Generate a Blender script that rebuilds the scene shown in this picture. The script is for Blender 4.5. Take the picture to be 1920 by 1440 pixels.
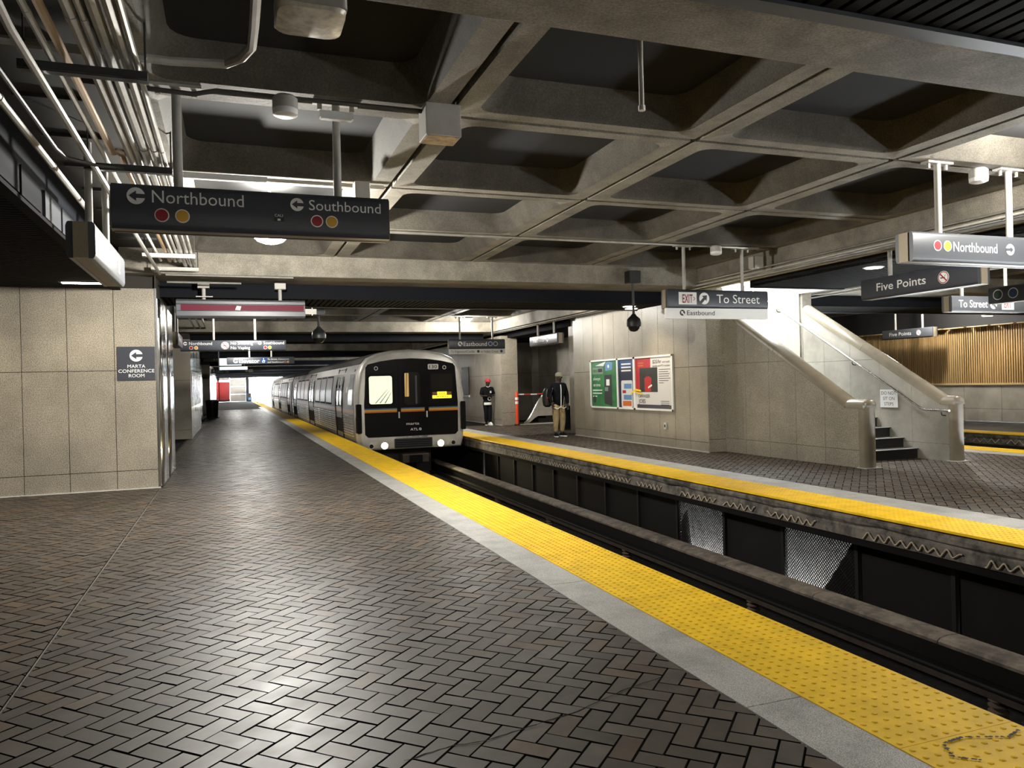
import bpy, math, random
from mathutils import Vector, Matrix
for o in list(bpy.data.objects): bpy.data.objects.remove(o)
SC = bpy.context.scene
COL = SC.collection
PI = math.pi
# ------------------------------------------------------------------ camera
def _cam():
    yaw, pit, rol = math.radians(20.06), math.radians(-.06), math.radians(-1.40)
    f = Vector((math.sin(yaw)*math.cos(pit), math.cos(yaw)*math.cos(pit), math.sin(pit)))
    r = Vector((math.cos(yaw), -math.sin(yaw), 0)); u = r.cross(f)
    r2 = math.cos(rol)*r + math.sin(rol)*u; u2 = -math.sin(rol)*r + math.cos(rol)*u
    cd = bpy.data.cameras.new('camera'); cd.sensor_width = 36; cd.lens = 1445/1920*36
    cd.clip_start = .05; cd.clip_end = 600
    c = bpy.data.objects.new('camera', cd); COL.objects.link(c)
    m = Matrix((r2, u2, -f)).transposed().to_4x4(); m.translation = (0, 0, 1.5)
    c.matrix_world = m; SC.camera = c
_cam()
# ------------------------------------------------------------------ daylight, exposure
W = bpy.data.worlds.new('overcast_sky'); SC.world = W; W.use_nodes = True
bg = W.node_tree.nodes['Background']; bg.inputs[0].default_value = (.93, .98, 1, 1); bg.inputs[1].default_value = 28.0
SC.view_settings.view_transform = 'Standard'; SC.view_settings.look = 'None'
SC.view_settings.gamma = 1; SC.view_settings.use_curve_mapping = False
SC.view_settings.exposure = 0.62
LAMP_W = 230.0        # coffer luminaires
DOWN_W = 16.0         # recessed downlights
# ------------------------------------------------------------------ materials
MATS = {}
def mat(name, col, rough=.6, metal=0, spec=.5, var=0, vscale=8, stretch=(1, 1, 1), bump=0, bscale=60, speck=0, sscale=180,
        dirt=0, dscale=1.2, emit=None, es=0, attr=False, rvar=0, alpha=1, trans=0):
    m = bpy.data.materials.new(name); m.use_nodes = True
    nt = m.node_tree; N = nt.nodes; L = nt.links; b = N['Principled BSDF']
    b.inputs['Roughness'].default_value = rough; b.inputs['Metallic'].default_value = metal
    b.inputs['Specular IOR Level'].default_value = spec
    if trans: b.inputs['Transmission Weight'].default_value = trans
    c = N.new('ShaderNodeRGB'); c.outputs[0].default_value = (*col, 1); out = c.outputs[0]
    tc = N.new('ShaderNodeTexCoord'); mp = N.new('ShaderNodeMapping'); mp.inputs['Scale'].default_value = stretch
    geo = N.new('ShaderNodeNewGeometry'); L.new(geo.outputs['Position'], mp.inputs['Vector'])
    def noise(sc, det=4, rg=.6):
        n = N.new('ShaderNodeTexNoise'); n.inputs['Scale'].default_value = sc; n.inputs['Detail'].default_value = det
        n.inputs['Roughness'].default_value = rg; L.new(mp.outputs[0], n.inputs['Vector']); return n.outputs['Fac']
    def mul(fac, lo, hi, a, b0=.3, b1=.7):
        r = N.new('ShaderNodeMapRange'); r.inputs[1].default_value = b0; r.inputs[2].default_value = b1
        r.inputs[3].default_value = lo; r.inputs[4].default_value = hi; L.new(fac, r.inputs[0])
        x = N.new('ShaderNodeMix'); x.data_type = 'RGBA'; x.blend_type = 'MULTIPLY'; x.inputs[0].default_value = 1
        L.new(a, x.inputs[6]); L.new(r.outputs[0], x.inputs[7]); return x.outputs[2]
    if attr:
        at = N.new('ShaderNodeAttribute'); at.attribute_name = 'tone'
        x = N.new('ShaderNodeMix'); x.data_type = 'RGBA'; x.blend_type = 'MULTIPLY'; x.inputs[0].default_value = 1
        L.new(out, x.inputs[6]); L.new(at.outputs['Color'], x.inputs[7]); out = x.outputs[2]
    if var: out = mul(noise(vscale), 1-var, 1+var, out)
    if speck: out = mul(noise(sscale, 2, .5), 1-speck, 1+speck, out, .38, .62)
    if dirt: out = mul(noise(dscale, 6, .65), 1-dirt, 1, out, .38, .56)
    L.new(out, b.inputs['Base Color'])
    if rvar:
        r = N.new('ShaderNodeMapRange'); r.inputs[1].default_value = .3; r.inputs[2].default_value = .7
        r.inputs[3].default_value = max(.02, rough-rvar); r.inputs[4].default_value = rough+rvar
        L.new(noise(3.0), r.inputs[0]); L.new(r.outputs[0], b.inputs['Roughness'])
    if bump:
        bp = N.new('ShaderNodeBump'); bp.inputs['Strength'].default_value = bump; bp.inputs['Distance'].default_value = .01
        L.new(noise(bscale, 3), bp.inputs['Height']); L.new(bp.outputs[0], b.inputs['Normal'])
    if emit: b.inputs['Emission Color'].default_value = (*emit, 1); b.inputs['Emission Strength'].default_value = es
    MATS[name] = m
    return m
mat('brick', (.070, .056, .043), .47, attr=True, var=.22, vscale=7, bump=.012, bscale=40, rvar=.06, spec=.27)
mat('grout', (.007, .0065, .006), .9, spec=.1)
mat('granite', (.42, .41, .38), .5, speck=.45, sscale=220, dirt=.25, dscale=3)
mat('yellow_tile', (.95, .59, .010), .6, spec=.25, var=.1, vscale=5, dirt=.12, dscale=4)
mat('terrazzo', (.295, .262, .205), .42, speck=.40, sscale=80, var=.12, vscale=2, dirt=.15, dscale=.9, spec=.5)
mat('terrazzo_grey', (.37, .345, .295), .45, speck=.25, sscale=120, var=.12, vscale=2, dirt=.25, dscale=1.3)
mat('joint', (.03, .026, .021), .9)
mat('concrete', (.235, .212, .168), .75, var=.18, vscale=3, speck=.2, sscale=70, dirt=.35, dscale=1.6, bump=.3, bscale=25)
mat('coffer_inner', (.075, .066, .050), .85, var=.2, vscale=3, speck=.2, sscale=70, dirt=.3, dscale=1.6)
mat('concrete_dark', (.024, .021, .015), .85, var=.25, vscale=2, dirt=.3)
mat('concrete_stained', (.15, .13, .108), .8, var=.35, vscale=6, dirt=.75, dscale=5, bump=.6, bscale=20)
mat('slat_black', (.010, .010, .011), .9, spec=.05)
mat('slat_dark', (.014, .0135, .0125), .8, spec=.06, var=.15, vscale=4)
mat('plenum', (.006, .006, .006), .9)
mat('fascia', (.010, .011, .014), .7, spec=.06)
mat('sign_dark', (.042, .046, .057), .38, spec=.5)
mat('sign_grey', (.065, .069, .078), .38)  # lighter sign_dark with glare put into its colour; also plain grey parts
mat('bronze', (.30, .245, .165), .5, metal=.3, speck=.12, sscale=140)
mat('white', (.82, .82, .80), .5)
mat('offwhite', (.58, .57, .53), .5)
mat('line_red', (.30, .006, .014), .5)
mat('line_red_bright', (.38, .005, .012), .5)
mat('line_gold', (.62, .34, .02), .5)
mat('line_yellow', (.52, .38, .008), .5)
mat('line_green', (.008, .035, .022), .5)
mat('line_blue', (.012, .05, .17), .5)
mat('black', (.008, .008, .008), .5)
mat('ink', (.02, .02, .022), .6)
mat('pipe', (.42, .41, .38), .38, metal=.7, var=.2, vscale=6)
mat('pipe_pale', (.50, .48, .43), .55, var=.15, vscale=6)
mat('pipe_copper', (.36, .24, .13), .4, metal=.6)
mat('pipe_dark', (.06, .058, .052), .5, metal=.3)
mat('strut', (.030, .030, .030), .5)
mat('post_grey', (.38, .365, .335), .55, var=.08)
mat('box_grey', (.45, .43, .39), .6, var=.08)
mat('box_rust', (.42, .28, .12), .7, var=.4, vscale=12)
mat('steel', (.66, .655, .64), .24, metal=1, var=.08, vscale=5, stretch=(1, 1, .1), rvar=.06)
mat('polished_steel', (.72, .70, .66), .13, metal=1, var=.06, vscale=4, stretch=(1, 1, .15), rvar=.05)
mat('train_steel', (.22, .205, .185), .5, metal=.6, var=.12, vscale=2)
mat('train_silver', (.56, .54, .49), .42, metal=.25, var=.12, vscale=3)
mat('train_roof', (.055, .052, .046), .6, var=.2)
mat('train_mask', (.005, .005, .0055), .3, spec=.12)
mat('train_glass', (.016, .014, .012), .25, spec=.15)
mat('side_glass', (.13, .085, .065), .35, spec=.12, var=.5, vscale=1.5)
mat('train_door', (.030, .027, .023), .9, spec=.02)  # door leaves coloured dark to carry the shade of their recess
mat('train_shade', (.72, .76, .62), .55, var=.2, vscale=9)
mat('cab_warm', (.42, .27, .09), .5, emit=(.9, .55, .18), es=.25)
mat('stripe_blue', (.05, .13, .26), .45)
mat('stripe_gold', (.60, .33, .02), .45)
mat('stripe_orange', (.55, .13, .015), .45)
mat('stripe_brown', (.26, .115, .035), .4, metal=.2)
mat('headlight', (1, .9, .6), .3, emit=(1, .80, .42), es=38)
mat('dest_sign', (.6, .5, .02), .5, emit=(1, .80, .03), es=1.1)
mat('lens_on', (1, 1, 1), .3, emit=(1, .98, .93), es=30)
mat('lens_off', (.55, .50, .40), .25, var=.3, vscale=14)
mat('lens_warm', (1, 1, .9), .3, emit=(1, .90, .72), es=9)
mat('screen_lit', (.6, .7, .75), .4, emit=(.75, .92, 1), es=.5)
mat('led_red', (.07, .004, .012), .5, spec=.15, emit=(.30, .012, .04), es=.16)
mat('rail_rust', (.05, .038, .028), .5, metal=.4, var=.3)
mat('rail_top', (.35, .33, .3), .3, metal=1)
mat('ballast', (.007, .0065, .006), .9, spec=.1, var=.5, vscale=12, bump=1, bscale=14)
mat('cover_top', (.11, .086, .065), .8, var=.4, vscale=7, dirt=.6, dscale=6, bump=.5, bscale=30)
mat('cover_side', (.005, .0048, .0045), .8, spec=.1)
mat('insulator', (.10, .075, .06), .3)
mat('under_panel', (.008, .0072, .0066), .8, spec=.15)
mat('mesh_wire', (.012, .011, .010), .6, spec=.2)
mat('mesh_back', (.20, .19, .17), .8, var=.3, vscale=5)
mat('glue', (.46, .38, .27), .8, var=.3, vscale=20)
mat('stair_tread', (.17, .165, .155), .7, speck=.25)
mat('stair_riser', (.018, .018, .018), .7)
mat('cap_stone', (.25, .215, .16), .26, var=.12, vscale=4, spec=.5)
mat('wood', (.42, .27, .115), .5, var=.3, vscale=2, stretch=(6, 6, .3))
mat('wood_trim', (.52, .38, .19), .5)
mat('poster_green', (.030, .17, .055), .4, var=.35, vscale=3)
mat('poster_navy', (.012, .016, .045), .4)
mat('poster_white', (.68, .67, .66), .4)
mat('poster_red', (.46, .015, .022), .4)
mat('poster_blue', (.11, .25, .46), .4)
mat('poster_orange', (.60, .13, .02), .4)
mat('poster_dark', (.02, .025, .02), .4, var=.6, vscale=30)
mat('poster_grey', (.18, .24, .20), .4)
mat('tape_yellow', (.85, .62, .02), .5)
mat('tape_red', (.62, .05, .02), .5)
mat('barrier_orange', (.72, .07, .015), .5)
mat('red_panel', (.48, .012, .012), .4)
mat('white_panel', (.66, .62, .56), .5)
mat('rubber', (.008, .008, .008), .7, spec=.08)
mat('skin', (.028, .016, .011), .5)
mat('jacket', (.006, .0065, .008), .8, spec=.1)
mat('khaki', (.34, .255, .125), .8, var=.25, vscale=9)
mat('cap_tan', (.24, .225, .165), .8)
mat('cap_red', (.42, .02, .035), .7)
mat('denim_black', (.008, .009, .011), .9, spec=.1)
mat('plastic_black', (.010, .010, .011), .3)
mat('outside_ground', (.55, .55, .52), .8)
mat('outside_blue', (.16, .26, .42), .7)
mat('leaf', (.25, .42, .06), .7, var=.4, vscale=6)
# ------------------------------------------------------------------ mesh helpers
class MB:
    def __init__(s): s.v = []; s.f = []; s.t = []
    def face(s, pts):
        i = len(s.v); s.v += [tuple(p) for p in pts]; s.f.append(tuple(range(i, i+len(pts)))); return s
    def box(s, x0, x1, y0, y1, z0, z1):
        if x0 > x1: x0, x1 = x1, x0
        if y0 > y1: y0, y1 = y1, y0
        if z0 > z1: z0, z1 = z1, z0
        i = len(s.v)
        s.v += [(x0, y0, z0), (x1, y0, z0), (x1, y1, z0), (x0, y1, z0), (x0, y0, z1), (x1, y0, z1), (x1, y1, z1), (x0, y1, z1)]
        s.f += [(i+a, i+b, i+c, i+d) for a, b, c, d in ((0, 3, 2, 1), (4, 5, 6, 7), (0, 1, 5, 4), (1, 2, 6, 5), (2, 3, 7, 6), (3, 0, 4, 7))]
        return s
    def prism(s, poly, o, u, v, w):
        o, u, v, w = Vector(o), Vector(u), Vector(v), Vector(w); n = len(poly); i = len(s.v)
        for k in (0, 1):
            s.v += [tuple(o + u*a + v*b + w*k) for a, b in poly]
        flip = u.cross(v).dot(w) < 0
        def add(t): s.f.append(tuple(reversed(t)) if flip else tuple(t))
        add([i+n-1-k for k in range(n)]); add([i+n+k for k in range(n)])
        for k in range(n):
            l = (k+1) % n; add([i+k, i+l, i+n+l, i+n+k])
        return s
    def cyl(s, a, b, r, seg=12, r2=None):
        a, b = Vector(a), Vector(b); r2 = r if r2 is None else r2
        w = (b-a).normalized(); u = w.orthogonal().normalized(); v = w.cross(u); i = len(s.v)
        for p, rr in ((a, r), (b, r2)):
            s.v += [tuple(p + (u*math.cos(2*PI*k/seg) + v*math.sin(2*PI*k/seg))*rr) for k in range(seg)]
        s.f.append(tuple(i+seg-1-k for k in range(seg))); s.f.append(tuple(i+seg+k for k in range(seg)))
        for k in range(seg):
            l = (k+1) % seg; s.f.append((i+k, i+l, i+seg+l, i+seg+k))
        return s
    def tube(s, pts, r, seg=8):
        pts = [Vector(p) for p in pts]; n = len(pts); i = len(s.v); u = None
        for k, p in enumerate(pts):
            d = (pts[min(k+1, n-1)] - pts[max(k-1, 0)]).normalized()
            u = d.orthogonal().normalized() if u is None else (u - d*u.dot(d)).normalized()
            v = d.cross(u)
            s.v += [tuple(p + (u*math.cos(2*PI*q/seg) + v*math.sin(2*PI*q/seg))*r) for q in range(seg)]
        for k in range(n-1):
            for q in range(seg):
                l = (q+1) % seg; a = i+k*seg
                s.f.append((a+q, a+l, a+seg+l, a+seg+q))
        s.f.append(tuple(i+seg-1-k for k in range(seg))); a = i+(n-1)*seg; s.f.append(tuple(a+k for k in range(seg)))
        return s
    def lathe(s, prof, c, seg=16):
        i = len(s.v); n = len(prof)
        for r, z in prof:
            s.v += [(c[0]+r*math.cos(2*PI*k/seg), c[1]+r*math.sin(2*PI*k/seg), c[2]+z) for k in range(seg)]
        for j in range(n-1):
            for k in range(seg):
                l = (k+1) % seg; a = i+j*seg; s.f.append((a+k, a+l, a+seg+l, a+seg+k))
        s.f.append(tuple(i+seg-1-k for k in range(seg))); a = i+(n-1)*seg; s.f.append(tuple(a+k for k in range(seg)))
        return s
    def mesh(s, name, m, org=(0, 0, 0), smooth=False, tones=None):
        me = bpy.data.meshes.new(name)
        me.from_pydata([(a-org[0], b-org[1], c-org[2]) for a, b, c in s.v], [], s.f)
        me.materials.append(MATS[m])
        if smooth:
            for p in me.polygons: p.use_smooth = True
            try: me.set_sharp_from_angle(angle=math.radians(40))
            except Exception: pass
        if tones:
            at = me.attributes.new('tone', 'FLOAT_COLOR', 'FACE')
            for k, t in enumerate(tones): at.data[k].color = (*t, 1)
        me.update(); return me
    def build(s, name, m, parent=None, smooth=False, bevel=0, org=None, tones=None):
        if org is None:
            xs, ys, zs = zip(*s.v); org = ((min(xs)+max(xs))/2, (min(ys)+max(ys))/2, min(zs))
        return link(name, s.mesh(name, m, org, smooth, tones), org, parent, bevel)
WL = {}
def link(name, data, loc, parent=None, bevel=0):
    o = bpy.data.objects.new(name, data); COL.objects.link(o); loc = Vector(loc)
    WL[o.name] = loc.copy()
    if parent: o.parent = parent; loc = loc - WL[parent.name]
    o.location = loc
    if bevel:
        b = o.modifiers.new('bevel', 'BEVEL'); b.width = bevel; b.segments = 2; b.limit_method = 'ANGLE'
    return o
def tag(o, label=None, cat=None, group=None, kind=None):
    if label: o['label'] = label
    if cat: o['category'] = cat
    if group: o['group'] = group
    if kind: o['kind'] = kind
    return o
def thing(name, loc, label, cat, group=None, kind=None):
    return tag(link(name, None, loc), label, cat, group, kind)
def B(*a): return MB().box(*a)
def circ(r, n=24, c=(0, 0)): return [(c[0]+r*math.cos(2*PI*k/n), c[1]+r*math.sin(2*PI*k/n)) for k in range(n)]
def rrect(hx, hy, r, n=4, c=(0, 0)):
    p = []
    for qx, qy, a0 in ((1, 1, 0), (-1, 1, PI/2), (-1, -1, PI), (1, -1, 1.5*PI)):
        for k in range(n+1):
            a = a0 + PI/2*k/n; p.append((c[0]+qx*(hx-r)+r*math.cos(a), c[1]+qy*(hy-r)+r*math.sin(a)))
    return p
class Fr:
    """a flat face to write on: o = lower left point, u = right, v = up; depth comes out along n"""
    def __init__(s, o, u, v=(0, 0, 1)): s.o = Vector(o); s.u = Vector(u).normalized(); s.v = Vector(v).normalized(); s.n = s.u.cross(s.v)
    def poly(s, p, name, m, parent, lift=.0, th=.003):
        return MB().prism(p, s.o + s.n*lift, s.u, s.v, s.n*th).build(name, m, parent)
    def rect(s, x0, x1, y0, y1, name, m, parent, lift=0, th=.003):
        return s.poly([(x0, y0), (x1, y0), (x1, y1), (x0, y1)], name, m, parent, lift, th)
    def disc(s, x, y, r, name, m, parent, lift=0, th=.003, n=24): return s.poly(circ(r, n, (x, y)), name, m, parent, lift, th)
    def ring(s, x, y, r0, r1, name, m, parent, lift=0, th=.003, n=28):
        b = MB(); a = [s.o+s.n*(lift+th)+s.u*(x+r0*math.cos(2*PI*k/n))+s.v*(y+r0*math.sin(2*PI*k/n)) for k in range(n)]
        c = [s.o+s.n*(lift+th)+s.u*(x+r1*math.cos(2*PI*k/n))+s.v*(y+r1*math.sin(2*PI*k/n)) for k in range(n)]
        for k in range(n):
            l = (k+1) % n; b.face((a[k], c[k], c[l], a[l]))
        return b.build(name, m, parent)
    def text(s, t, x, y, h, name, m, parent, w=None, lift=.0, align='L', th=.002, bold=0):
        """h = capital height"""
        cu = bpy.data.curves.new(name, 'FONT'); cu.body = t; cu.size = 1; cu.extrude = 0; cu.resolution_u = 3; cu.offset = bold
        ob = bpy.data.objects.new(name, cu); COL.objects.link(ob)
        dg = bpy.context.evaluated_depsgraph_get(); me = bpy.data.meshes.new_from_object(ob.evaluated_get(dg))
        bpy.data.objects.remove(ob)
        xs = [v.co.x for v in me.vertices]; x0, x1 = min(xs), max(xs); sc = h/.70
        sx = (w/(x1-x0)) if w else sc; wd = (x1-x0)*sx
        ox = x - (0 if align == 'L' else wd/2 if align == 'C' else wd)
        org = s.o + s.n*(lift+th) + s.u*ox + s.v*y
        for v in me.vertices:
            c = v.co; v.co = s.u*((c.x-x0)*sx) + s.v*(c.y*sc)
        me.materials.clear(); me.materials.append(MATS[m]); me.name = name
        o = link(name, me, org, parent); o['label'] = 'lettering reading ' + t.replace('\n', ' ')
        return o
    def arrow(s, x, y, r, ang, parent, m='white', bgm='sign_dark', lift=0):
        """disc with an arrow cut out of it; arrow points to ang (radians), its shaft leaves the disc at the back"""
        s.disc(x, y, r, 'arrow_disc', m, parent, lift)
        p = [(.78, 0), (-.02, .62), (-.02, .25), (-1.02, .25), (-1.02, -.25), (-.02, -.25), (-.02, -.62)]
        ca, sa = math.cos(ang), math.sin(ang)
        s.poly([(x+r*(a*ca-b*sa), y+r*(a*sa+b*ca)) for a, b in p], 'arrow', bgm, parent, lift+.003, .001)
    def nosmoke(s, x, y, r, parent, lift=0, slash='line_red', bgm='white'):
        s.disc(x, y, r, 'no_smoking_disc', bgm, parent, lift)
        s.ring(x, y, r*.80, r*.93, 'prohibition_ring', slash, parent, lift+.003, .001)
        s.rect(x-r*.55, x+r*.3, y-r*.15, y+r*.02, 'cigarette', 'ink', parent, lift+.003, .001)
        s.poly([(x+r*.25, y+r*.1), (x+r*.45, y+r*.35), (x+r*.3, y+r*.6), (x+r*.42, y+r*.35), (x+r*.15, y+r*.15)], 'smoke', 'ink', parent, lift+.003, .001)
        d = .62*r; q = .07*r
        s.poly([(x-d-q, y+d-q), (x+d-q, y-d-q), (x+d+q, y-d+q), (x-d+q, y+d+q)], 'prohibition_slash', slash, parent, lift+.004, .001)
PER = 12.8
# ================================================================== FLOORS
w = .1025; q = w/math.sqrt(2); OX, OY = .65, 3.495
def brick_cells(x0, x1, y0, y1):
    out = []
    def ij(x, y): return ((x-OX)+(y-OY))/(2*q), ((y-OY)-(x-OX))/(2*q)
    cs = [ij(x, y) for x in (x0, x1) for y in (y0, y1)]
    i0, i1 = int(min(c[0] for c in cs))-3, int(max(c[0] for c in cs))+3; j0, j1 = int(min(c[1] for c in cs))-3, int(max(c[1] for c in cs))+3
    for i in range(i0, i1):
        for j in range(j0, j1):
            k = (i+j) % 4
            if k == 1: a, b = i+1, j+.5
            elif k == 3: a, b = i+.5, j+1
            else: continue
            x = OX + q*(a-b); y = OY + q*(a+b)
            if x0 < x < x1 and y0 < y < y1: out.append((x, y, k == 1))
    return out
def tone(rng):
    t = rng.random()
    base = (1, 1, 1) if t < .72 else (1.22, 1.06, .90) if t < .86 else (.86, .93, .96)
    k = rng.uniform(.78, 1.22); return tuple(k*c for c in base)
BL, BW, BT = w*2/2-.0052, w/2-.0052, .012
def brick_poly(x, y, asc, lo=-99, hi=99):
    """outline of one brick, cut where it meets the border at x = lo or x = hi"""
    d = Vector((1, 1))/math.sqrt(2) if asc else Vector((1, -1))/math.sqrt(2); e = Vector((-d.y, d.x))
    P = [Vector((x, y))+d*BL*sx+e*BW*sy for sx, sy in ((-1, -1), (1, -1), (1, 1), (-1, 1))]
    for lim, sg in ((lo, 1), (hi, -1)):
        Q = []
        for k in range(len(P)):
            a, c = P[k], P[(k+1) % len(P)]; da, dc = sg*(a.x-lim), sg*(c.x-lim)
            if da >= 0: Q.append(a)
            if (da >= 0) != (dc >= 0): Q.append(a+(c-a)*(da/(da-dc)))
        P = Q
        if len(P) < 3: return None
    return P
def brick_mesh(b, P, ox=0, oy=0, z=0, tx=0, ty=0):
    n = len(P); i = len(b.v); c = sum(P, Vector((0, 0)))/n
    b.v += [(p.x-ox, p.y-oy, z-BT) for p in P]+[(p.x-ox, p.y-oy, z+tx*(p.x-c.x)+ty*(p.y-c.y)) for p in P]
    b.f += [(i+k, i+(k+1) % n, i+n+(k+1) % n, i+n+k) for k in range(n)]; b.f.append(tuple(i+n+k for k in range(n))); return n
def sides_dark(me, ns):
    me.materials.append(MATS['grout']); k = 0
    for n in ns:
        for q_ in range(n): me.polygons[k+q_].material_index = 1
        k += n+1
def pave(parent, cells, keyf, n, seed):
    """cells: (x, y, ascending, low border, high border)"""
    rng = random.Random(seed)
    cells = [(c, brick_poly(*c)) for c in sorted(cells, key=keyf)]; cells = [c for c in cells if c[1]]
    near, rest = cells[:n], cells[n:]; var = {}
    for (x, y, asc, lo, hi), P in near:
        whole = len(P) == 4 and abs((P[1]-P[0]).length-2*BL) < 1e-4 and abs((P[2]-P[1]).length-2*BW) < 1e-4
        key = (asc, rng.randrange(16)) if whole else None
        if key not in var or key is None:
            b = MB(); m = brick_mesh(b, P, x, y, 0, rng.gauss(0, .008), rng.gauss(0, .008)); t_ = tone(rng); me = b.mesh('brick', 'brick', tones=[t_]*(m+1)); sides_dark(me, [m]); var[key] = me
        link('brick', var[key], (x, y, rng.uniform(-.0015, .001)), parent)
    b = MB(); tn = []; ns = []
    for (x, y, asc, lo, hi), P in rest:
        m = brick_mesh(b, P, 0, 0, rng.uniform(-.0015, .001), rng.gauss(0, .008), rng.gauss(0, .008)); tn += [tone(rng)]*(m+1); ns.append(m)
    if rest:
        o = tag(b.build('brick_field', 'brick', parent, tones=tn), kind='stuff'); sides_dark(o.data, ns)
XE = 3.10; XR = 6.34; XR2 = 14.06; XF = 17.34
fl = tag(B(-9, XE-.02, -10, 106, -.35, -.012).build('floor', 'grout'), 'herringbone brick platform floor to the left of the train track', 'floor', kind='structure')
cam_xy = Vector((0.0, 0.0))
def in_view(c, mx=.70):
    yaw = math.radians(20.06); r = c[0]*math.cos(yaw)-c[1]*math.sin(yaw); f = c[0]*math.sin(yaw)+c[1]*math.cos(yaw)
    return f > 1.9 and abs(r) < mx*f+.25
cells = [c for c in brick_cells(-5.2, 2.26, 1.2, 16) if in_view(c)] + [c for c in brick_cells(-1.3, 2.26, 16, 62)]
cells = [(*c, -1.05, 2.161) for c in cells if c[0] > -1.2]+[(*c, -9, -1.07) for c in cells if c[0] < -.9]
pave(fl, cells, lambda c: c[0]**2+c[1]**2, 300, 3)
# granite edge slabs and yellow tactile tiles
def slabs(parent, x0, x1, y0, y1, step, start):
    m = B(x0+.002, x1-.002, -step/2+.003, step/2-.003, -.03, .001).mesh('granite_slab', 'granite')
    n0 = math.floor((y0-start)/step); y = start + n0*step
    while y < y1:
        link('granite_slab', m, (0, y+step/2, 0), parent); y += step
def tile_mesh(x0, x1, ln):
    b = MB().box(x0, x1, -ln/2+.0015, ln/2-.0015, -.02, .004)
    nx = 10; ny = round(ln/((x1-x0)/nx)); sx = (x1-x0)/nx; sy = ln/ny
    for i in range(nx):
        for j in range(ny):
            c = (x0+(i+.5)*sx, -ln/2+(j+.5)*sy)
            k = len(b.v); n = 7
            for r, z in ((.0125, .003), (.0115, .0066), (.007, .0085)):
                b.v += [(c[0]+r*math.cos(2*PI*t/n), c[1]+r*math.sin(2*PI*t/n), z) for t in range(n)]
            for lv in (0, 1):
                for t in range(n):
                    l = (t+1) % n; a = k+lv*n; b.f.append((a+t, a+l, a+n+l, a+n+t))
            b.f.append(tuple(k+2*n+t for t in range(n)))
    return b.mesh('tactile_tile', 'yellow_tile', smooth=True)
def tiles(parent, x0, x1, y0, y1, ln=1.26, start=2.37):
    m = tile_mesh(x0, x1, ln); y = start + math.floor((y0-start)/ln)*ln
    while y < y1:
        link('tactile_tile', m, (0, y+ln/2, 0), parent); y += ln
slabs(fl, 2.165, 2.475, -4, 66, 2.335, .6)
tiles(fl, 2.475, XE, -4, 100)
# worn tape mark on the nearest tile
rng = random.Random(5); b = MB()
for a0, a1 in (((2.60, 2.235), (2.66, 2.33)), ((2.66, 2.33), (2.78, 2.34)), ((2.78, 2.34), (2.95, 2.27)), ((2.95, 2.27), (3.05, 2.30)), ((2.60, 2.235), (2.68, 2.17))):
    for k in range(7):
        t = (k+rng.random()*.6)/7; x = a0[0]+(a1[0]-a0[0])*t; y = a0[1]+(a1[1]-a0[1])*t; r = rng.uniform(.004, .009)
        b.face([(x+r*math.cos(2*PI*j/6)*rng.uniform(.8, 1.8), y+r*math.sin(2*PI*j/6), .0092) for j in range(6)])
tag(b.build('worn_mark', 'stair_riser', fl), 'black worn scrape on the yellow tile')
B(-1.063, -1.057, -4, 60, -.02, -.001).build('joint_strip', 'concrete', fl)
def ribbon(pts, wd, z, name, m, par, seed=1):
    rg = random.Random(seed); b = MB()
    fine = []
    for a, c in zip(pts, pts[1:]):
        for k in range(6): fine.append((a[0]+(c[0]-a[0])*k/6+rg.uniform(-.006, .006), a[1]+(c[1]-a[1])*k/6+rg.uniform(-.006, .006)))
    fine.append(pts[-1])
    for a, c in zip(fine, fine[1:]):
        d = Vector((c[0]-a[0], c[1]-a[1])).normalized(); n_ = Vector((-d.y, d.x))*wd*rg.uniform(.4, 1)
        b.face([(a[0]-n_.x, a[1]-n_.y, z), (c[0]-n_.x, c[1]-n_.y, z), (c[0]+n_.x, c[1]+n_.y, z), (a[0]+n_.x, a[1]+n_.y, z)])
    return b.build(name, m, par)
tag(ribbon([(.62, 3.05), (.80, 3.10), (.97, 3.09), (1.18, 3.14), (1.45, 3.20), (1.75, 3.33), (2.0, 3.40)], .004, .0022, 'floor_crack', 'grout', fl), 'thin crack running across the bricks')
# island platform between the two tracks
fr = tag(B(XR+.02, XR2-.02, -10, 106, -.35, -.012).build('floor', 'grout'), 'brick island platform floor with the staircase and posters', 'floor', kind='structure')
cr = [(*c, 7.464, 12.995) for c in brick_cells(7.36, 13.1, 3.6, 26.5) if in_view(c)]
pave(fr, cr, lambda c: (c[0]-8)**2*.5+(c[1]-4)**2, 300, 11)
slabs(fr, 6.975, 7.46, -4, 66, 2.335, .6); tiles(fr, XR, 6.97, -4, 100, start=1.9)
tiles(fr, 13.43, XR2, -4, 40); slabs(fr, 13.0, 13.42, -4, 40, 2.335, .6)
ff = tag(B(XF+.02, 30, -10, 106, -.35, -.012).build('floor', 'brick'), 'brick platform floor beyond the far right track', 'floor', kind='structure')
tiles(ff, XF, XF+.63, 2, 40)
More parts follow.
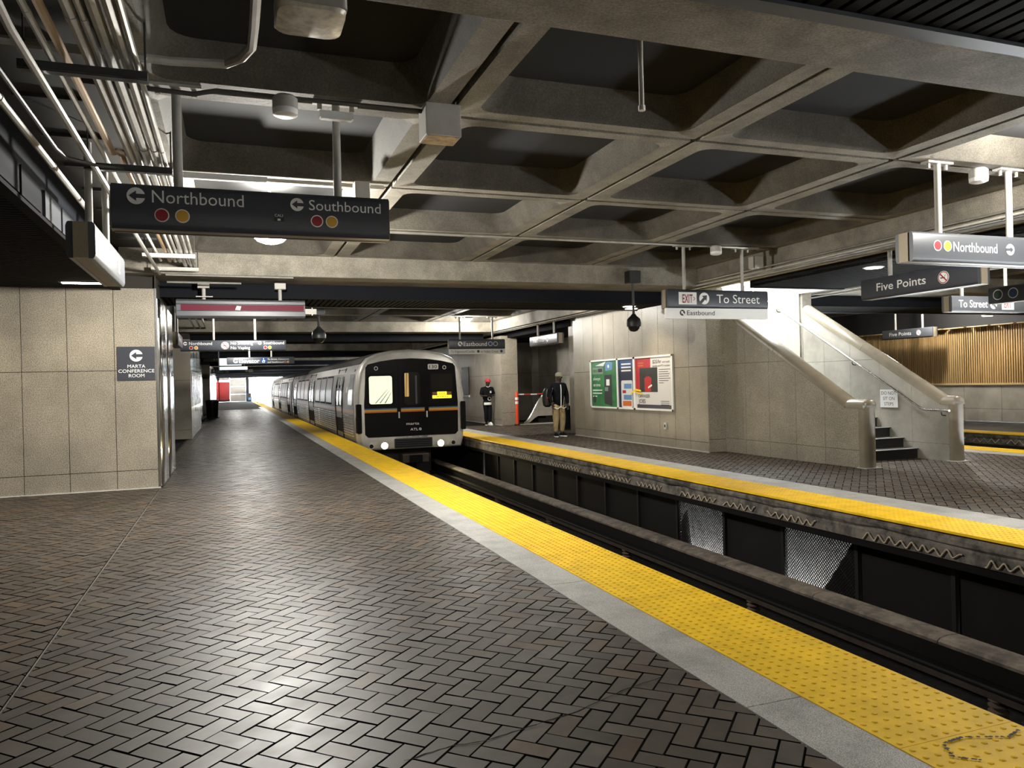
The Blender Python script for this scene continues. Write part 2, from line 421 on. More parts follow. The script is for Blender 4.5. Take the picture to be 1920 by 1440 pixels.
# ---- concrete platform edges with recessed under-platform panels
def platform_edge(xf, side, name, label, panels):
    """xf = face, side = +1 when the platform lies to the right of the face"""
    rng = random.Random(7)
    e = MB()
    y = -6.0; ys = [-6+.35*k for k in range(int(112/.35)+1)]
    prof = [(0, -.035), (-.02, -.06), (-.012, -.10), (.015, -.13), (.0, -.16), (0, -.27), (.30, -.27), (.30, -.035)]
    n = len(prof); i = 0
    for k, yy in enumerate(ys):
        j = rng.uniform(-.012, .012)
        for a, (px, pz) in enumerate(prof): e.v.append((xf + side*(px + (j if a in (2, 3) else 0)), yy, pz + (rng.uniform(-.014, .014) if a in (1, 2, 3) else 0)))
    for k in range(len(ys)-1):
        for a in range(n):
            l = (a+1) % n; f = (k*n+a, k*n+l, (k+1)*n+l, (k+1)*n+a); e.f.append(f if side < 0 else tuple(reversed(f)))
    o = tag(e.build(name, 'concrete_stained'), label, 'platform edge', kind='structure')
    if panels:
        # squiggle of old adhesive on the face
        for y0, y1 in ((4.2, 5.1), (5.3, 6.5), (7.2, 8.05), (8.3, 9.0), (9.15, 10.1), (10.6, 11.4), (11.6, 13.2), (13.6, 15.2), (15.6, 17.6)):
            p = []; t = y0; s = 1
            while t < y1:
                am = .036*rng.uniform(.6, 1.15)
                p += [(xf - side*.014, t-.012, -.215+am*s*.85), (xf - side*.014, t, -.215+am*s), (xf - side*.014, t+.012, -.215+am*s*.85)]; s = -s; t += rng.uniform(.05, .085)
            if len(p) > 3:
                pp = []
                for a, c in zip(p, p[1:]):
                    for u in (0, .5): pp.append(tuple(a[k]+(c[k]-a[k])*u for k in range(3)))
                MB().tube(pp, .0085, 5).build('adhesive_squiggle', 'glue', o)
        xp = xf + side*.28
        B(xp+.32*side, xp+.36*side, -6, 60, -1.35, -.27).build('back_wall', 'mesh_back', o)
        yy = [-3.1+1.245*k for k in range(20)]
        for k, y0 in enumerate(yy[:-1]):
            B(xp-.03, xp+.03, y0-.025, y0+.025, -1.3, -.27).build('panel_post', 'mesh_wire', o)
            y1 = yy[k+1]; lit = k in (8, 10)
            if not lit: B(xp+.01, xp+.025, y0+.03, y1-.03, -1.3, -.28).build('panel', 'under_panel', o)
            else:
                m = MB(); st = .045; z0, z1 = -1.25, -.30; a = y0-1
                while a < y1+.2:
                    for sg in (1, -1):
                        c0, c1 = (a, a+(z1-z0)) if sg > 0 else (a+(z1-z0), a)
                        # clip to the panel
                        def clip(ya, za, yb, zb):
                            ts = [0, 1]
                            lo, hi = y0+.03, y1-.03
                            t0, t1 = 0, 1
                            d = yb-ya
                            ta, tb = (lo-ya)/d, (hi-ya)/d
                            if ta > tb: ta, tb = tb, ta
                            t0, t1 = max(0, ta), min(1, tb)
                            return None if t0 >= t1 else ((ya+d*t0, za+(zb-za)*t0), (ya+d*t1, za+(zb-za)*t1))
                        r = clip(c0, z0, c1, z1)
                        if r: m.cyl((xp, r[0][0], r[0][1]), (xp, r[1][0], r[1][1]), .006, 4)
                    a += st
                tag(m.build('wire_mesh', 'mesh_wire', o), 'diamond wire mesh screen')
                # dark sheet leaning behind the mesh
                sh = [(y0+.03, -1.3), (y0+.5, -1.3), (y0+.12, -.3), (y0+.03, -.3)] if k == 8 else [(y0+.9, -1.3), (y1-.03, -1.3), (y1-.03, -.75), (y1-.2, -.55)]
                if k == 8: sh = [(y0+.03, -1.3), (y0+.75, -1.3), (y0+.06, -.36), (y0+.03, -.36)]
                MB().prism(sh, (xp+.03, 0, 0), (0, 1, 0), (0, 0, 1), (.012, 0, 0)).build('dark_sheet', 'under_panel', o)
        B(xp-.02, xp+.3, 20.6, 60, -1.3, -.28).build('panel', 'under_panel', o)
    return o
platform_edge(XR, 1, 'trim_1', 'stained concrete edge of the island platform with squiggly adhesive marks', True)
platform_edge(XE, -1, 'trim_2', 'concrete edge under the near platform yellow strip', False)
platform_edge(XR2, -1, 'trim_3', 'concrete edge of the island platform at the far right track', False)
platform_edge(XF, 1, 'trim_4', 'concrete edge of the platform beyond the far right track', False)
b = MB()
for k in range(14):
    p = []; y0 = 8+k*.9; s = 1; t = y0
    while t < y0+.7: p.append((XF-.015, t, -.18+.05*s)); s = -s; t += .1
    b.tube(p, .01, 4)
b.build('adhesive_squiggle', 'glue', bpy.data.objects['trim_4'])
# ---- track beds
def trackbed(xc, x0, x1, label):
    t = tag(B(x0-.35, x1+.35, -10, 160, -1.45, -1.27).build('floor', 'ballast'), label, 'track bed', kind='structure')
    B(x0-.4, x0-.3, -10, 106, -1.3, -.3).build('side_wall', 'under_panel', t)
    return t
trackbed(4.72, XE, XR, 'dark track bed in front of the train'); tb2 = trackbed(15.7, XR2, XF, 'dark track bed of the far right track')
def rail(x, label):
    p = [(-.065, 0), (.065, 0), (.065, .012), (.012, .03), (.012, .12), (.036, .13), (.036, .16), (-.036, .16), (-.036, .13), (-.012, .12), (-.012, .03), (-.065, .012)]
    return tag(MB().prism(p, (x, -6, -1.24), (1, 0, 0), (0, 0, 1), (0, 120, 0)).build('running_rail', 'rail_rust'), label, 'rail', 'running rails')
rail(3.96, 'rusty running rail nearest the near platform'); rail(5.40-.3, 'rusty running rail beside the covered third rail')
rail(14.98, 'running rail of the far right track, island side'); rail(16.42, 'running rail of the far right track, outer side')
tr = thing('third_rail', (5.6, 4, -1.27), 'covered third rail with dusty brown cover on ribbed insulators', 'third rail')
for k in range(22):
    y0 = -4+2.99*k*.5-.05
    b = MB().prism([(5.58, -.775), (5.61, -.752), (5.70, -.738), (5.82, -.745), (5.86, -.775), (5.86, -.80), (5.58, -.80)], (0, y0+.004, 0), (1, 0, 0), (0, 0, 1), (0, 1.487, 0))
    b.build('cover_board', 'cover_top', tr)
B(5.585, 5.61, -4, 60, -.95, -.80).build('cover_side', 'cover_side', tr)
B(5.48, 5.58, -4, 60, -1.04, -.97).build('conductor_rail', 'rail_rust', tr)
B(5.46, 5.64, -4, 60, -.97, -.955).build('support_arm', 'cover_side', tr)
for k in range(-2, 8):
    prof = []
    for j in range(5): prof += [(.045, .045*j), (.075, .045*j+.012), (.075, .045*j+.022), (.045, .045*j+.036)]
    MB().lathe([(.085, -.02)]+prof+[(.04, .24)], (5.55, 4.35+2.99*k, -1.25), 12).build('insulator', 'insulator', tr, smooth=True)
# ================================================================== CEILING
CZ = 3.67; MOD = 2.35; X0 = -.67; Y0 = 3.66
def coffer_mesh():
    b = MB(); H = MOD/2-.028
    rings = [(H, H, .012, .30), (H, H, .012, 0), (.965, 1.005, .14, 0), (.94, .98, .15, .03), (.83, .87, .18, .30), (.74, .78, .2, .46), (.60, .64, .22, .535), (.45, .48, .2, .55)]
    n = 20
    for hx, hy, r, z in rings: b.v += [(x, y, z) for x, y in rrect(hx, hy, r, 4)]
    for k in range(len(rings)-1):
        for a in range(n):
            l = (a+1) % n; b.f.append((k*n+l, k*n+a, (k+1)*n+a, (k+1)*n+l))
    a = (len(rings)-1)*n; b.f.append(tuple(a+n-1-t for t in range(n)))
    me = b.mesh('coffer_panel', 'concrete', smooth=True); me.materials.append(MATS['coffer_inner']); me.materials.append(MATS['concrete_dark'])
    for k, p in enumerate(me.polygons): p.material_index = 0 if k < 2*n else 1 if k < 5*n else 2  # sides and top coloured darker than the rim, recess shade in the colour
    return me
ceil = tag(B(-9, 8.73, -10, 106, 4.3, 4.5).build('ceiling', 'concrete_dark'), 'coffered concrete ceiling over the near platform and the track', 'ceiling', kind='structure')
ceil2 = tag(B(11.5, 30, -10, 106, 4.3, 4.5).build('ceiling', 'concrete_dark'), 'coffered concrete ceiling over the far right track', 'ceiling', kind='structure')
CM = coffer_mesh()
XS = [X0+MOD*(k+.5) for k in range(4)]; XS2 = [20.5-x for x in XS]
for b_ in range(-1, 8):
    for r_ in range(4):
        y = Y0+PER*b_+MOD*(r_+.5)
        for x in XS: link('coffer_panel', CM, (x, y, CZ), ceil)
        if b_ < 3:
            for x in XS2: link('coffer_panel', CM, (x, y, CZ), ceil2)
B(X0, 8.73, -10, 106, 3.93, 3.99).build('groove_closure', 'plenum', ceil)
B(11.7, 21.2, -10, 45, 3.93, 3.99).build('groove_closure', 'plenum', ceil2)
def slat_run(parent, axis, a0, a1, c0, c1, z, pitch=.1, sm='slat_dark'):
    """axis 'x': slats run along x from a0 to a1, repeated along y from c0 to c1"""
    if axis == 'x': m = B(-(a1-a0)/2, (a1-a0)/2, -.036, .036, 0, .02).mesh('slat', sm)
    else: m = B(-.036, .036, -(a1-a0)/2, (a1-a0)/2, 0, .02).mesh('slat', sm)
    c = c0+pitch/2
    while c < c1:
        link('slat', m, ((a0+a1)/2, c, z) if axis == 'x' else (c, (a0+a1)/2, z), parent); c += pitch
def cross_band(b_, parent, xa, xb, slats):
    y = 13.06+PER*b_
    B(xa, xb, y, y+.99, 3.33, 4.32).build('beam', 'concrete', parent, bevel=.012)
    B(xa, xb, y+2.47, y+3.40, 3.33, 4.32).build('beam', 'concrete', parent, bevel=.012)
    B(xa, xb, y+.99, y+1.03, 3.09, 3.60).build('fascia', 'fascia', parent)
    B(xa, xb, y+2.43, y+2.47, 3.09, 3.60).build('fascia', 'fascia', parent)
    B(xa, xb, y+.97, y+1.05, 3.075, 3.095).build('edge_trim', 'slat_dark', parent)
    B(xa, xb, y+2.40, y+2.49, 3.075, 3.095).build('edge_trim', 'sign_grey', parent)
    B(xa, xb, y+1.03, y+2.43, 3.15, 3.2).build('plenum_lining', 'plenum', parent)
    if slats: slat_run(parent, 'y', y+1.04, y+2.42, xa, xb, 3.10)
    else: B(xa, xb, y+1.04, y+2.42, 3.10, 3.12).build('soffit', 'slat_dark', parent)
for b_ in range(-1, 8): cross_band(b_, ceil, -1.56, 8.73, b_ in (-1, 0))
for b_ in range(-1, 3): cross_band(b_, ceil2, 11.85, 21.9, b_ == 0)
# flat slab above the conduits at the left, dark fascia and slatted concourse soffit
B(-1.6, X0, -10, 106, 3.72, 3.9).build('slab', 'concrete_dark', ceil)
for k in range(22): B(-1.45, -.95, -2+.9*k*1.05, -1.95+.9*k*1.05, 3.69, 3.72).build('inset_channel', 'strut', ceil)
sof = thing('ceiling', (-4, 5, 3.1), 'dark slatted soffit over the concourse at the left', 'ceiling', kind='structure')
slat_run(sof, 'x', -7.0, -1.66, -.6, 13.2, 3.10)
B(-9, -1.6, -10, 13.3, 3.16, 3.2).build('plenum_lining', 'plenum', sof)
B(-9, -1.6, -10, -.6, 3.10, 3.12).build('soffit', 'slat_dark', sof)
B(-1.66, -1.56, -10, 13.25, 3.085, 3.12).build('edge_trim', 'slat_dark', sof)
B(-1.64, -1.60, -10, 13.25, 3.12, 3.75).build('fascia', 'fascia', sof)
for k in range(7):
    y0 = 1.6+1.65*k
    B(-1.60, -1.575, y0, y0+.7, 3.15, 3.40).build('fascia_panel', 'sign_grey' if k == 4 else 'fascia', sof); B(-1.60, -1.575, y0+.78, y0+1.48, 3.15, 3.40).build('fascia_panel', 'sign_grey' if k == 4 else 'fascia', sof)
# right-hand girders and island soffit
gd = tag(B(8.73, 9.32, -10, 106, 3.33, 4.4).build('ceiling', 'concrete', bevel=.015), 'long concrete girder along the near side of the island platform', 'girder', kind='structure')
gd2 = tag(B(11.5, 11.85, -10, 106, 3.33, 4.4).build('ceiling', 'concrete'), 'long concrete girder along the far side of the island platform', 'girder', kind='structure')
iso = thing('ceiling', (10.3, 4, 3.1), 'dark slatted soffit over the island platform beside the staircase', 'ceiling', kind='structure')
slat_run(iso, 'x', 9.34, 11.5, 2.0, 12.1, 3.22, sm='slat_black')
B(9.32, 11.5, -10, 12.1, 3.27, 3.32).build('plenum_lining', 'plenum', iso)
B(9.32, 11.5, 12.1, 12.2, 3.2, 4.4).build('fascia', 'fascia', iso)
B(9.32, 11.5, 20.5, 106, 3.12, 3.3).build('soffit', 'slat_black', iso)
# roof over everything with the stairwell left open to the sky
rf = thing('ceiling', (8, 40, 4.5), 'roof slab over the whole station with the open stairwell', 'roof', kind='structure')
B(-9, 9.2, -10, 106, 4.5, 4.7).build('slab', 'concrete_dark', rf); B(11.7, 30, -10, 106, 4.5, 4.7).build('slab', 'concrete_dark', rf)
B(9.2, 11.7, -10, 12.2, 4.5, 4.7).build('slab', 'concrete_dark', rf); B(9.2, 11.7, 20.5, 106, 4.5, 4.7).build('slab', 'concrete_dark', rf)
# ================================================================== WALLS
def panel_wall(name, label, frame_o, u, n, cols, rows, m='terrazzo', depth=.03, gap=.009, back=None, bm='joint'):
    """panels on a wall plane: o + u*a + z*b, standing proud along n; cols, rows are joint positions"""
    u, n = Vector(u), Vector(n); o0 = Vector(frame_o)
    t = MB().prism([(cols[0]+.012, rows[0]), (cols[-1]-.012, rows[0]), (cols[-1]-.012, rows[-1]), (cols[0]+.012, rows[-1])], o0-n*.012, u, (0, 0, 1), -n*.10).build(name, bm)
    tag(t, label, 'wall', kind='structure'); cache = {}
    for a0, a1 in zip(cols, cols[1:]):
        for b0, b1 in zip(rows, rows[1:]):
            key = (round(a1-a0, 3), round(b1-b0, 3)); hw, hh = (a1-a0)/2-gap/2, (b1-b0)-gap
            if key not in cache:
                cache[key] = MB().prism([(-hw, 0), (hw, 0), (hw, hh), (-hw, hh)], (0, 0, 0), u, (0, 0, 1), -n*.02).mesh('wall_panel', m)
            p = o0 + u*((a0+a1)/2) + Vector((0, 0, b0+gap/2))
            link('wall_panel', cache[key], p, t)
    return t
R3 = [0, .29, 1.84, 3.12]
# block at the left: front face, polished metal return
wl = panel_wall('wall_left', 'beige stone panel wall with the conference room sign', (0, 13.25, 0), (1, 0, 0), (0, -1, 0),
                [-9.0, -7.2, -6.0, -5.36, -4.74, -4.12, -3.53, -2.91, -2.31, -1.67, -1.09], R3)
B(-9, -1.09, 13.37, 16.3, 0, 3.7).build('core', 'joint', wl)
B(-1.09, -1.06, 13.24, 13.30, 0, 3.12).build('corner_strip', 'steel', wl)
MB().prism([(-1.08, 13.30), (-1.05, 13.30), (-1.03, 13.36), (-1.03, 14.55), (-1.05, 14.6), (-1.08, 14.6)], (0, 0, .02), (1, 0, 0), (0, 1, 0), (0, 0, 2.95)).build('metal_panel', 'polished_steel', wl, smooth=True)
MB().prism([(-1.08, 14.75), (-1.05, 14.75), (-1.03, 14.8), (-1.03, 16.2), (-1.05, 16.25), (-1.08, 16.25)], (0, 0, .02), (1, 0, 0), (0, 1, 0), (0, 0, 2.95)).build('metal_panel', 'polished_steel', wl, smooth=True)
B(-1.09, -1.07, 13.3, 16.3, 0, 3.7).build('return_backing', 'joint', wl)
B(-9, -1.06, 13.20, 13.245, 0, .012).build('base_bead', 'offwhite', wl)
# further blocks along the left
def left_block(y0, y1, xf, label, win):
    t = panel_wall('wall_left', label, (0, y0, 0), (1, 0, 0), (0, -1, 0), [xf-6, xf-2.4, xf-1.8, xf-1.2, xf-.6, xf], R3)
    B(xf-6, xf-.03, y0+.12, y1, 0, 3.7).build('core', 'joint', t)
    y = y0+.02; k = 0
    while y < y1-.3:
        y2 = min(y+1.35, y1)
        B(xf-.03, xf, y, y2-.02, .03, 1.0).build('metal_panel', 'polished_steel', t); B(xf-.03, xf, y, y2-.02, 2.15, 3.12).build('metal_panel', 'polished_steel', t)
        if win:
            B(xf-.03, xf-.015, y, y2-.02, 1.0, 2.15).build('glass_pane', 'train_glass', t); B(xf-.03, xf+.01, y2-.06, y2, 1.0, 2.15).build('mullion', 'steel', t)
            B(xf-.03, xf+.01, y+.6, y+.66, 1.0, 2.15).build('mullion', 'steel', t)
        else: B(xf-.03, xf, y, y2-.02, 1.0, 2.15).build('metal_panel', 'polished_steel', t)
        y = y2; k += 1
    B(xf-.02, xf+.01, y0, y1, 0, .012).build('base_bead', 'offwhite', t)
    return t
left_block(26.1, 34.2, -1.16, 'beige stone and polished metal wall block beyond the concourse opening', True)
left_block(38.9, 47.0, -1.16-.35, 'metal clad wall block behind the waste bin', True)
left_block(51.7, 72, -1.2, 'far metal clad wall block on the left', False)
left_block(78, 105, -1.6, 'farthest wall block on the left before the red panel', False)
tag(B(-9.2, -9, -10, 106, -.3, 4.5).build('wall_left', 'terrazzo'), 'stone wall closing the concourse far at the left', 'wall', kind='structure')
tag(B(-9.2, 30, -10.2, -10, -1.5, 4.5).build('wall_back', 'terrazzo'), 'stone wall behind the viewer', 'wall', kind='structure')
# far end wall with red and white panels
we = thing('wall_end', (0, 106, 0), 'end wall of the platform with red and white panels', 'wall', kind='structure')
B(-9, -1.35, 106, 106.2, 0, 4.5).build('backing', 'joint', we)
B(-2.6, -1.45, 104.8, 105.9, .3, 2.7).build('red_panel', 'red_panel', we)
B(-1.35, -.10, 105.9, 106.1, .25, 2.58).build('red_panel', 'red_panel', we); B(-1.35, -.10, 105.85, 106.1, 0, .25).build('kick_plate', 'black', we)
B(-1.35, -.10, 105.9, 106.1, 2.62, 2.75).build('panel_rail', 'white_panel', we); B(-1.35, -.1, 105.9, 106.1, 2.8, 3.4).build('lit_header', 'white_panel', we)
for z0, z1 in ((0, .93), (.95, 1.93), (1.95, 2.9), (2.92, 3.45)): B(-.08, 1.85, 105.8, 106.0, z0, z1).build('white_panel', 'white_panel', we)
B(1.86, 2.25, 105.8, 106.1, 0, 3.45).build('dark_pier', 'black', we)
B(-9, 30, 106, 106.3, 3.45, 4.7).build('lintel', 'concrete', we)
B(6.5, 30, 106, 106.3, -1.3, 3.45).build('backing', 'concrete_dark', we)
# outside
og = tag(B(-30, 40, 106.4, 260, -1.6, -1.3).build('floor', 'outside_ground'), 'pale ground outside the station end', 'ground', kind='structure')
ob = thing('distant_building', (5, 190, -1.3), 'pale blue building far outside the open end of the station', 'building')
B(2.2, 9.5, 190, 194, -1.3, 1.35).build('wall', 'outside_blue', ob); B(2.0, 9.7, 189.8, 194.2, 1.35, 1.55).build('roof_edge', 'white', ob)
for k in range(3): B(5.0+1.2*k, 5.6+1.2*k, 189.9, 190, -1.0, -.2).build('window', 'white', ob)
# island walls: poster wall, pillar, red-cap wall
R3b = [0, .20, 1.75, 3.2]
wp = panel_wall('wall_island', 'beige stone wall with the framed posters', (9.05, 0, 0), (0, -1, 0), (-1, 0, 0), [-19.7, -19.05, -18.45, -17.87, -17.28, -16.5, -15.85, -15.15, -14.5, -13.93, -13.27], R3b)
B(9.12, 9.5, 13.4, 19.68, 0, 3.35).build('core', 'terrazzo', wp)
B(9.03, 9.06, 13.26, 19.7, 0, .012).build('base_bead', 'offwhite', wp)
wpf = panel_wall('wall_island', 'narrow beige stone pillar face between the poster wall and the stair wall', (0, 13.26, 0), (1, 0, 0), (0, -1, 0), [9.05, 9.46], [0, .26, 1.75, 3.34])
B(9.08, 9.48, 13.30, 13.42, 0, 3.34).build('core', 'terrazzo', wpf)
wr = panel_wall('wall_island', 'beige stone wall behind the person in the red cap', (9.05, 0, 0), (0, -1, 0), (-1, 0, 0), [-45, -42, -39, -36, -33, -31.2, -30.8, -29.75, -29, -28.2, -27.4, -26.7, -25.9], [0, .20, 1.80, 3.2])
B(9.12, 9.7, 26.0, 45, 0, 3.2).build('core', 'terrazzo', wr)
B(9.03, 9.06, 25.9, 45, 0, .012).build('base_bead', 'offwhite', wr)
B(9.02, 9.045, 29.8, 30.8, 1.08, 2.2).build('dark_window', 'train_glass', wr); B(9.0, 9.045, 29.75, 30.8, .98, 1.06).build('window_sill', 'white', wr)
wrp = panel_wall('wall_island', 'beige stone pillar face beside the escalator', (0, 25.89, 0), (1, 0, 0), (0, -1, 0), [9.05, 9.68], [0, .45, 1.82, 3.2])
wn = panel_wall('wall_island', 'grey stone wall behind the escalator', (0, 29.0, 0), (1, 0, 0), (0, -1, 0), [10.05, 10.75, 11.45, 12.2, 12.9], [0, 1.9, 3.2], m='terrazzo_grey')
wn2 = panel_wall('wall_island', 'grey stone wall at the back of the escalator recess', (11.75, 0, 0), (0, -1, 0), (-1, 0, 0), [-29, -26.5, -24, -21.5, -19.7], [0, 1.75, 3.3], m='terrazzo_grey')
B(11.5, 11.7, 20.5, 29, 0, 0.01).build('core', 'terrazzo_grey', wn2)
# far right wall: stone below, timber battens above
wf = panel_wall('wall_right', 'stone wall with timber battens beyond the far right track', (21.45, 0, 0), (0, -1, 0), (-1, 0, 0), [-45+1.24*k for k in range(37)], [0, .38, 1.10], m='terrazzo_grey')
B(21.5, 21.7, -10, 106, 0, 4.5).build('backing', 'stair_riser', wf)
B(21.40, 21.46, -2, 45, 1.10, 1.155).build('batten_ledge', 'wood_trim', wf)
bm_ = B(-.02, .02, -.021, .021, 0, 1.70).mesh('batten', 'wood')
for k in range(290): link('batten', bm_, (21.43, 8.5+.076*k, 1.155), wf)
for k in range(30): B(21.1, 21.5, 8.6+.8*k, 9.3+.8*k, 2.86, 2.885).build('cove_strip', 'wood_trim', wf)
# ================================================================== STAIRCASE
SL = .172/.30; YS = 10.37; XA, XB = 9.46, 11.40
st = thing('staircase', (10.5, 10.4, 0), 'straight staircase rising to daylight between two stone walls', 'staircase')
for k in range(26):
    y0 = YS+.30*k; z1 = .172*(k+1)
    MB().prism([(y0, z1-.172), (y0, z1-.012), (y0-.03, z1-.012), (y0-.03, z1), (y0+.30, z1), (y0+.30, z1-.172)], (XA+.26, 0, 0), (0, 1, 0), (0, 0, 1), (XB-XA-.26, 0, 0)).build('step', 'stair_riser', st)
    B(XA+.26, XB, y0-.028, y0+.30, z1, z1+.004).build('tread', 'stair_tread', st)
def stair_wall(x0, x1, name, label, yend, yref):
    """sloped parapet wall; x0..x1 thickness"""
    zt = .98; ytop = yend; hi = zt+SL*(ytop-yref)
    t = MB().prism([(9.72, 0), (ytop, 0), (ytop, hi), (yref, zt), (9.72, zt)], (x0+.012, 0, 0), (0, 1, 0), (0, 0, 1), (x1-x0-.024, 0, 0)).build(name, 'joint')
    tag(t, label, 'stair wall', kind='structure')
    # stone slabs on both faces
    for xf, s in ((x0, 1), (x1, -1)):
        ys = [9.72, 10.47, 11.18, 11.9, 12.6, 13.27] if ytop < 13.5 else [9.72, 10.6, 11.2, 11.9, 12.6, 13.3, 14.6, 15.9, 17.2, 18.5]
        for a, c in zip(ys, ys[1:]):
            c = min(c, ytop)
            top = lambda y: zt+max(0, SL*(y-yref))-.004
            for z0, z1 in ((0, .28), (.286, 1.78), (1.786, 9)):
                a_, c_ = a+.003, c-.003; pts = []
                ya = a_
                if z1 <= top(a_): poly = [(a_, z0), (c_, z0), (c_, z1), (a_, z1)]
                elif z0 >= top(c_): continue
                else:
                    n = 8; up = [(c_+(a_-c_)*k/n, max(z0, min(z1, top(c_+(a_-c_)*k/n)))) for k in range(n+1)]
                    poly = [(a_, z0), (c_, z0)] + [p for p in up]
                    cl = []
                    for p in poly:
                        if not cl or (abs(p[0]-cl[-1][0])+abs(p[1]-cl[-1][1])) > 1e-5: cl.append(p)
                    if abs(cl[0][0]-cl[-1][0])+abs(cl[0][1]-cl[-1][1]) < 1e-5: cl.pop()
                    poly = cl
                    if len(poly) < 3: continue
                MB().prism(poly, (xf, 0, 0), (0, 1, 0), (0, 0, 1), (s*.012, 0, 0)).build('wall_panel', 'terrazzo' if (xf == x0 and x0 < 10) else 'terrazzo_grey', t)
    xc = (x0+x1)/2; r = (x1-x0)/2
    # rounded end post
    pp = [(xc-r, 9.72)] + [(xc-r*math.cos(a), 9.66-.07*math.sin(a)) for a in [PI*k/10 for k in range(11)]] + [(xc+r, 9.72)]
    MB().prism([(a, c) for a, c in pp], (0, 0, 0), (1, 0, 0), (0, 1, 0), (0, 0, .97)).build('end_post', 'cap_stone', t, smooth=True)
    B(x0-.03, x1+.03, 9.55, 9.75, 0, .01).build('base_plate', 'offwhite', t)
    # half-round cap: level nose, then sloping lengths
    def cap(pa, pb, ext=0):
        pa, pb = Vector(pa), Vector(pb); d = (pb-pa).normalized(); up = Vector((1, 0, 0)).cross(d)
        if up.z < 0: up = -up
        hr = r+.012
        prof = [(-hr, -.02)] + [(-hr*math.cos(PI*k/12), .03+.095*math.sin(PI*k/12)) for k in range(13)] + [(hr, -.02)]
        MB().prism(prof, pa, (1, 0, 0), up, pb-pa).build('cap', 'cap_stone', t, smooth=True)
    cap((xc, 9.62, zt), (xc, yref-.005, zt))
    ns = MB().lathe([(.001+(r+.012)*math.cos(a), .095*math.sin(a)+.03) for a in [PI/2*k/6 for k in range(7)]], (xc, 9.64, zt), 20); ns.v = [(a, 9.64+(c-9.64)*.5, d) for a, c, d in ns.v]
    ns.build('cap_nose', 'cap_stone', t, smooth=True)
    y = yref
    while y < ytop-.05:
        y2 = min(y+1.75, ytop); cap((xc, y+.004, zt+SL*(y-yref)), (xc, y2-.004, zt+SL*(y2-yref))); y = y2
    return t
stair_wall(XA, XA+.26, 'wall_stair', 'stone parapet wall on the near side of the staircase', 13.27, 10.0)
wsr = stair_wall(XB, XB+.24, 'wall_stair', 'bright stone parapet wall behind the staircase handrail', 13.2, 9.87)
# full height stairwell walls up to the street
sw = thing('wall_stairwell', (10.4, 16, 0), 'tall daylit stone walls of the stairwell leading up to the street', 'stairwell wall', kind='structure')
for a, c in ((12.2, 13.3), (13.3, 14.6), (14.6, 15.9), (15.9, 17.2), (17.2, 18.5), (18.5, 20.5)):
    lo = 3.25 if a < 13 else 0
    for z0, z1 in ((lo, 1.9), (1.906, 3.6), (3.606, 5.2)):
        if z1 > lo: B(XB, XB+.1, a+.003, c-.003, max(z0, lo), z1).build('wall_panel', 'terrazzo_grey', sw)
    for z0, z1 in ((0, 3.6), (3.606, 5.2)):
        if a > 13 or z0 > 3.6: B(XA-.1, XA, a+.003, c-.003, max(z0, 3.34 if a > 13 and z0 == 0 and a < 1 else z0), z1).build('wall_panel', 'terrazzo_grey', sw)
B(XA, XB, 12.2, 12.3, 4.4, 5.2).build('end_wall', 'terrazzo_grey', sw); B(XA-.1, XB+.1, 20.5, 20.7, 0, 4.6).build('end_wall', 'terrazzo_grey', sw)
B(XB+.04, XB+.28, 13.25, 20.45, 0, 3.3).build('core', 'terrazzo_grey', sw)
# handrail
hr = thing('handrail', (11.28, 9.7, .8), 'polished metal handrail sloping along the stairwell wall', 'handrail')
MB().tube([(11.30, 9.62, .86), (11.30, 10.12, .87), (11.30, 10.2, .90), (11.30, 12, .90+1.8*SL), (11.30, 17.8, .90+7.6*SL)], .021, 10).build('rail', 'steel', hr, smooth=True)
for y, z in ((9.78, .85), (11.75, 1.77), (13.9, 3.0), (16, 4.2)):
    MB().tube([(11.30, y, z-.02), (11.32, y, z-.07), (11.40, y, z-.08)], .012, 6).build('bracket', 'pipe_dark', hr)
# DO NOT SIT sign
ds = thing('notice_sign', (11.38, 10.96, .88), 'small white notice on the staircase wall asking not to sit on steps', 'sign')
F = Fr((11.39, 11.16, .885), (0, -1, 0))
F.rect(0, .40, 0, .33, 'plate', 'white', ds, 0, .006)
for k, t in enumerate(('DO NOT', 'SIT ON', 'STEPS')): F.text(t, .20, .235-.10*k, .06, 'lettering', 'line_red' if k == 9 else 'ink', ds, align='C', lift=.006)
# ================================================================== SIGNS
def sign_body(t, fr, L, H, th=.20, core=.10, m='sign_dark', ends=True):
    """fr.o is the lower left of the front face; the body goes back by th; a front and a back shell round a bronze core"""
    n = -fr.n; sh = (th-core)/2; r = .035
    def shell(off, flip, name):
        p = [(0, 0), (0, H)] if flip else []
        prof = [(sh, .0), (r*.6, 0), (r*.25, r*.3), (0, r*1.1), (0, H-r*1.1), (r*.25, H-r*.3), (r*.6, H), (sh, H)]
        if flip: prof = [(sh-a, c) for a, c in prof]
        MB().prism(prof, fr.o + n*off, n, fr.v, fr.u*L).build(name, m, t, smooth=True)
    shell(0, False, 'front_shell'); shell(sh+core, True, 'back_shell')
    MB().prism([(sh, .004), (sh+core, .004), (sh+core, H-.004), (sh, H-.004)], fr.o - fr.u*.012, n, fr.v, fr.u*(L+.024)).build('core', 'bronze', t)
def hanger(t, x, y, z0, z1, r=.028, m='post_grey', plate=True, ax='x'):
    MB().cyl((x, y, z0), (x, y, z1), r, 12).build('hanger', m, t, smooth=True)
    if plate:
        b = MB().box(x-.17, x+.17, y-.05, y+.05, z1, z1+.02)
        o = b.build('mounting_plate', 'box_grey', t)
        for s in (-.12, .12): MB().cyl((x+s, y, z1-.05), (x+s, y, z1), .018, 8).build('bolt', 'pipe', t)
ZB, ZT = 2.625, 2.93
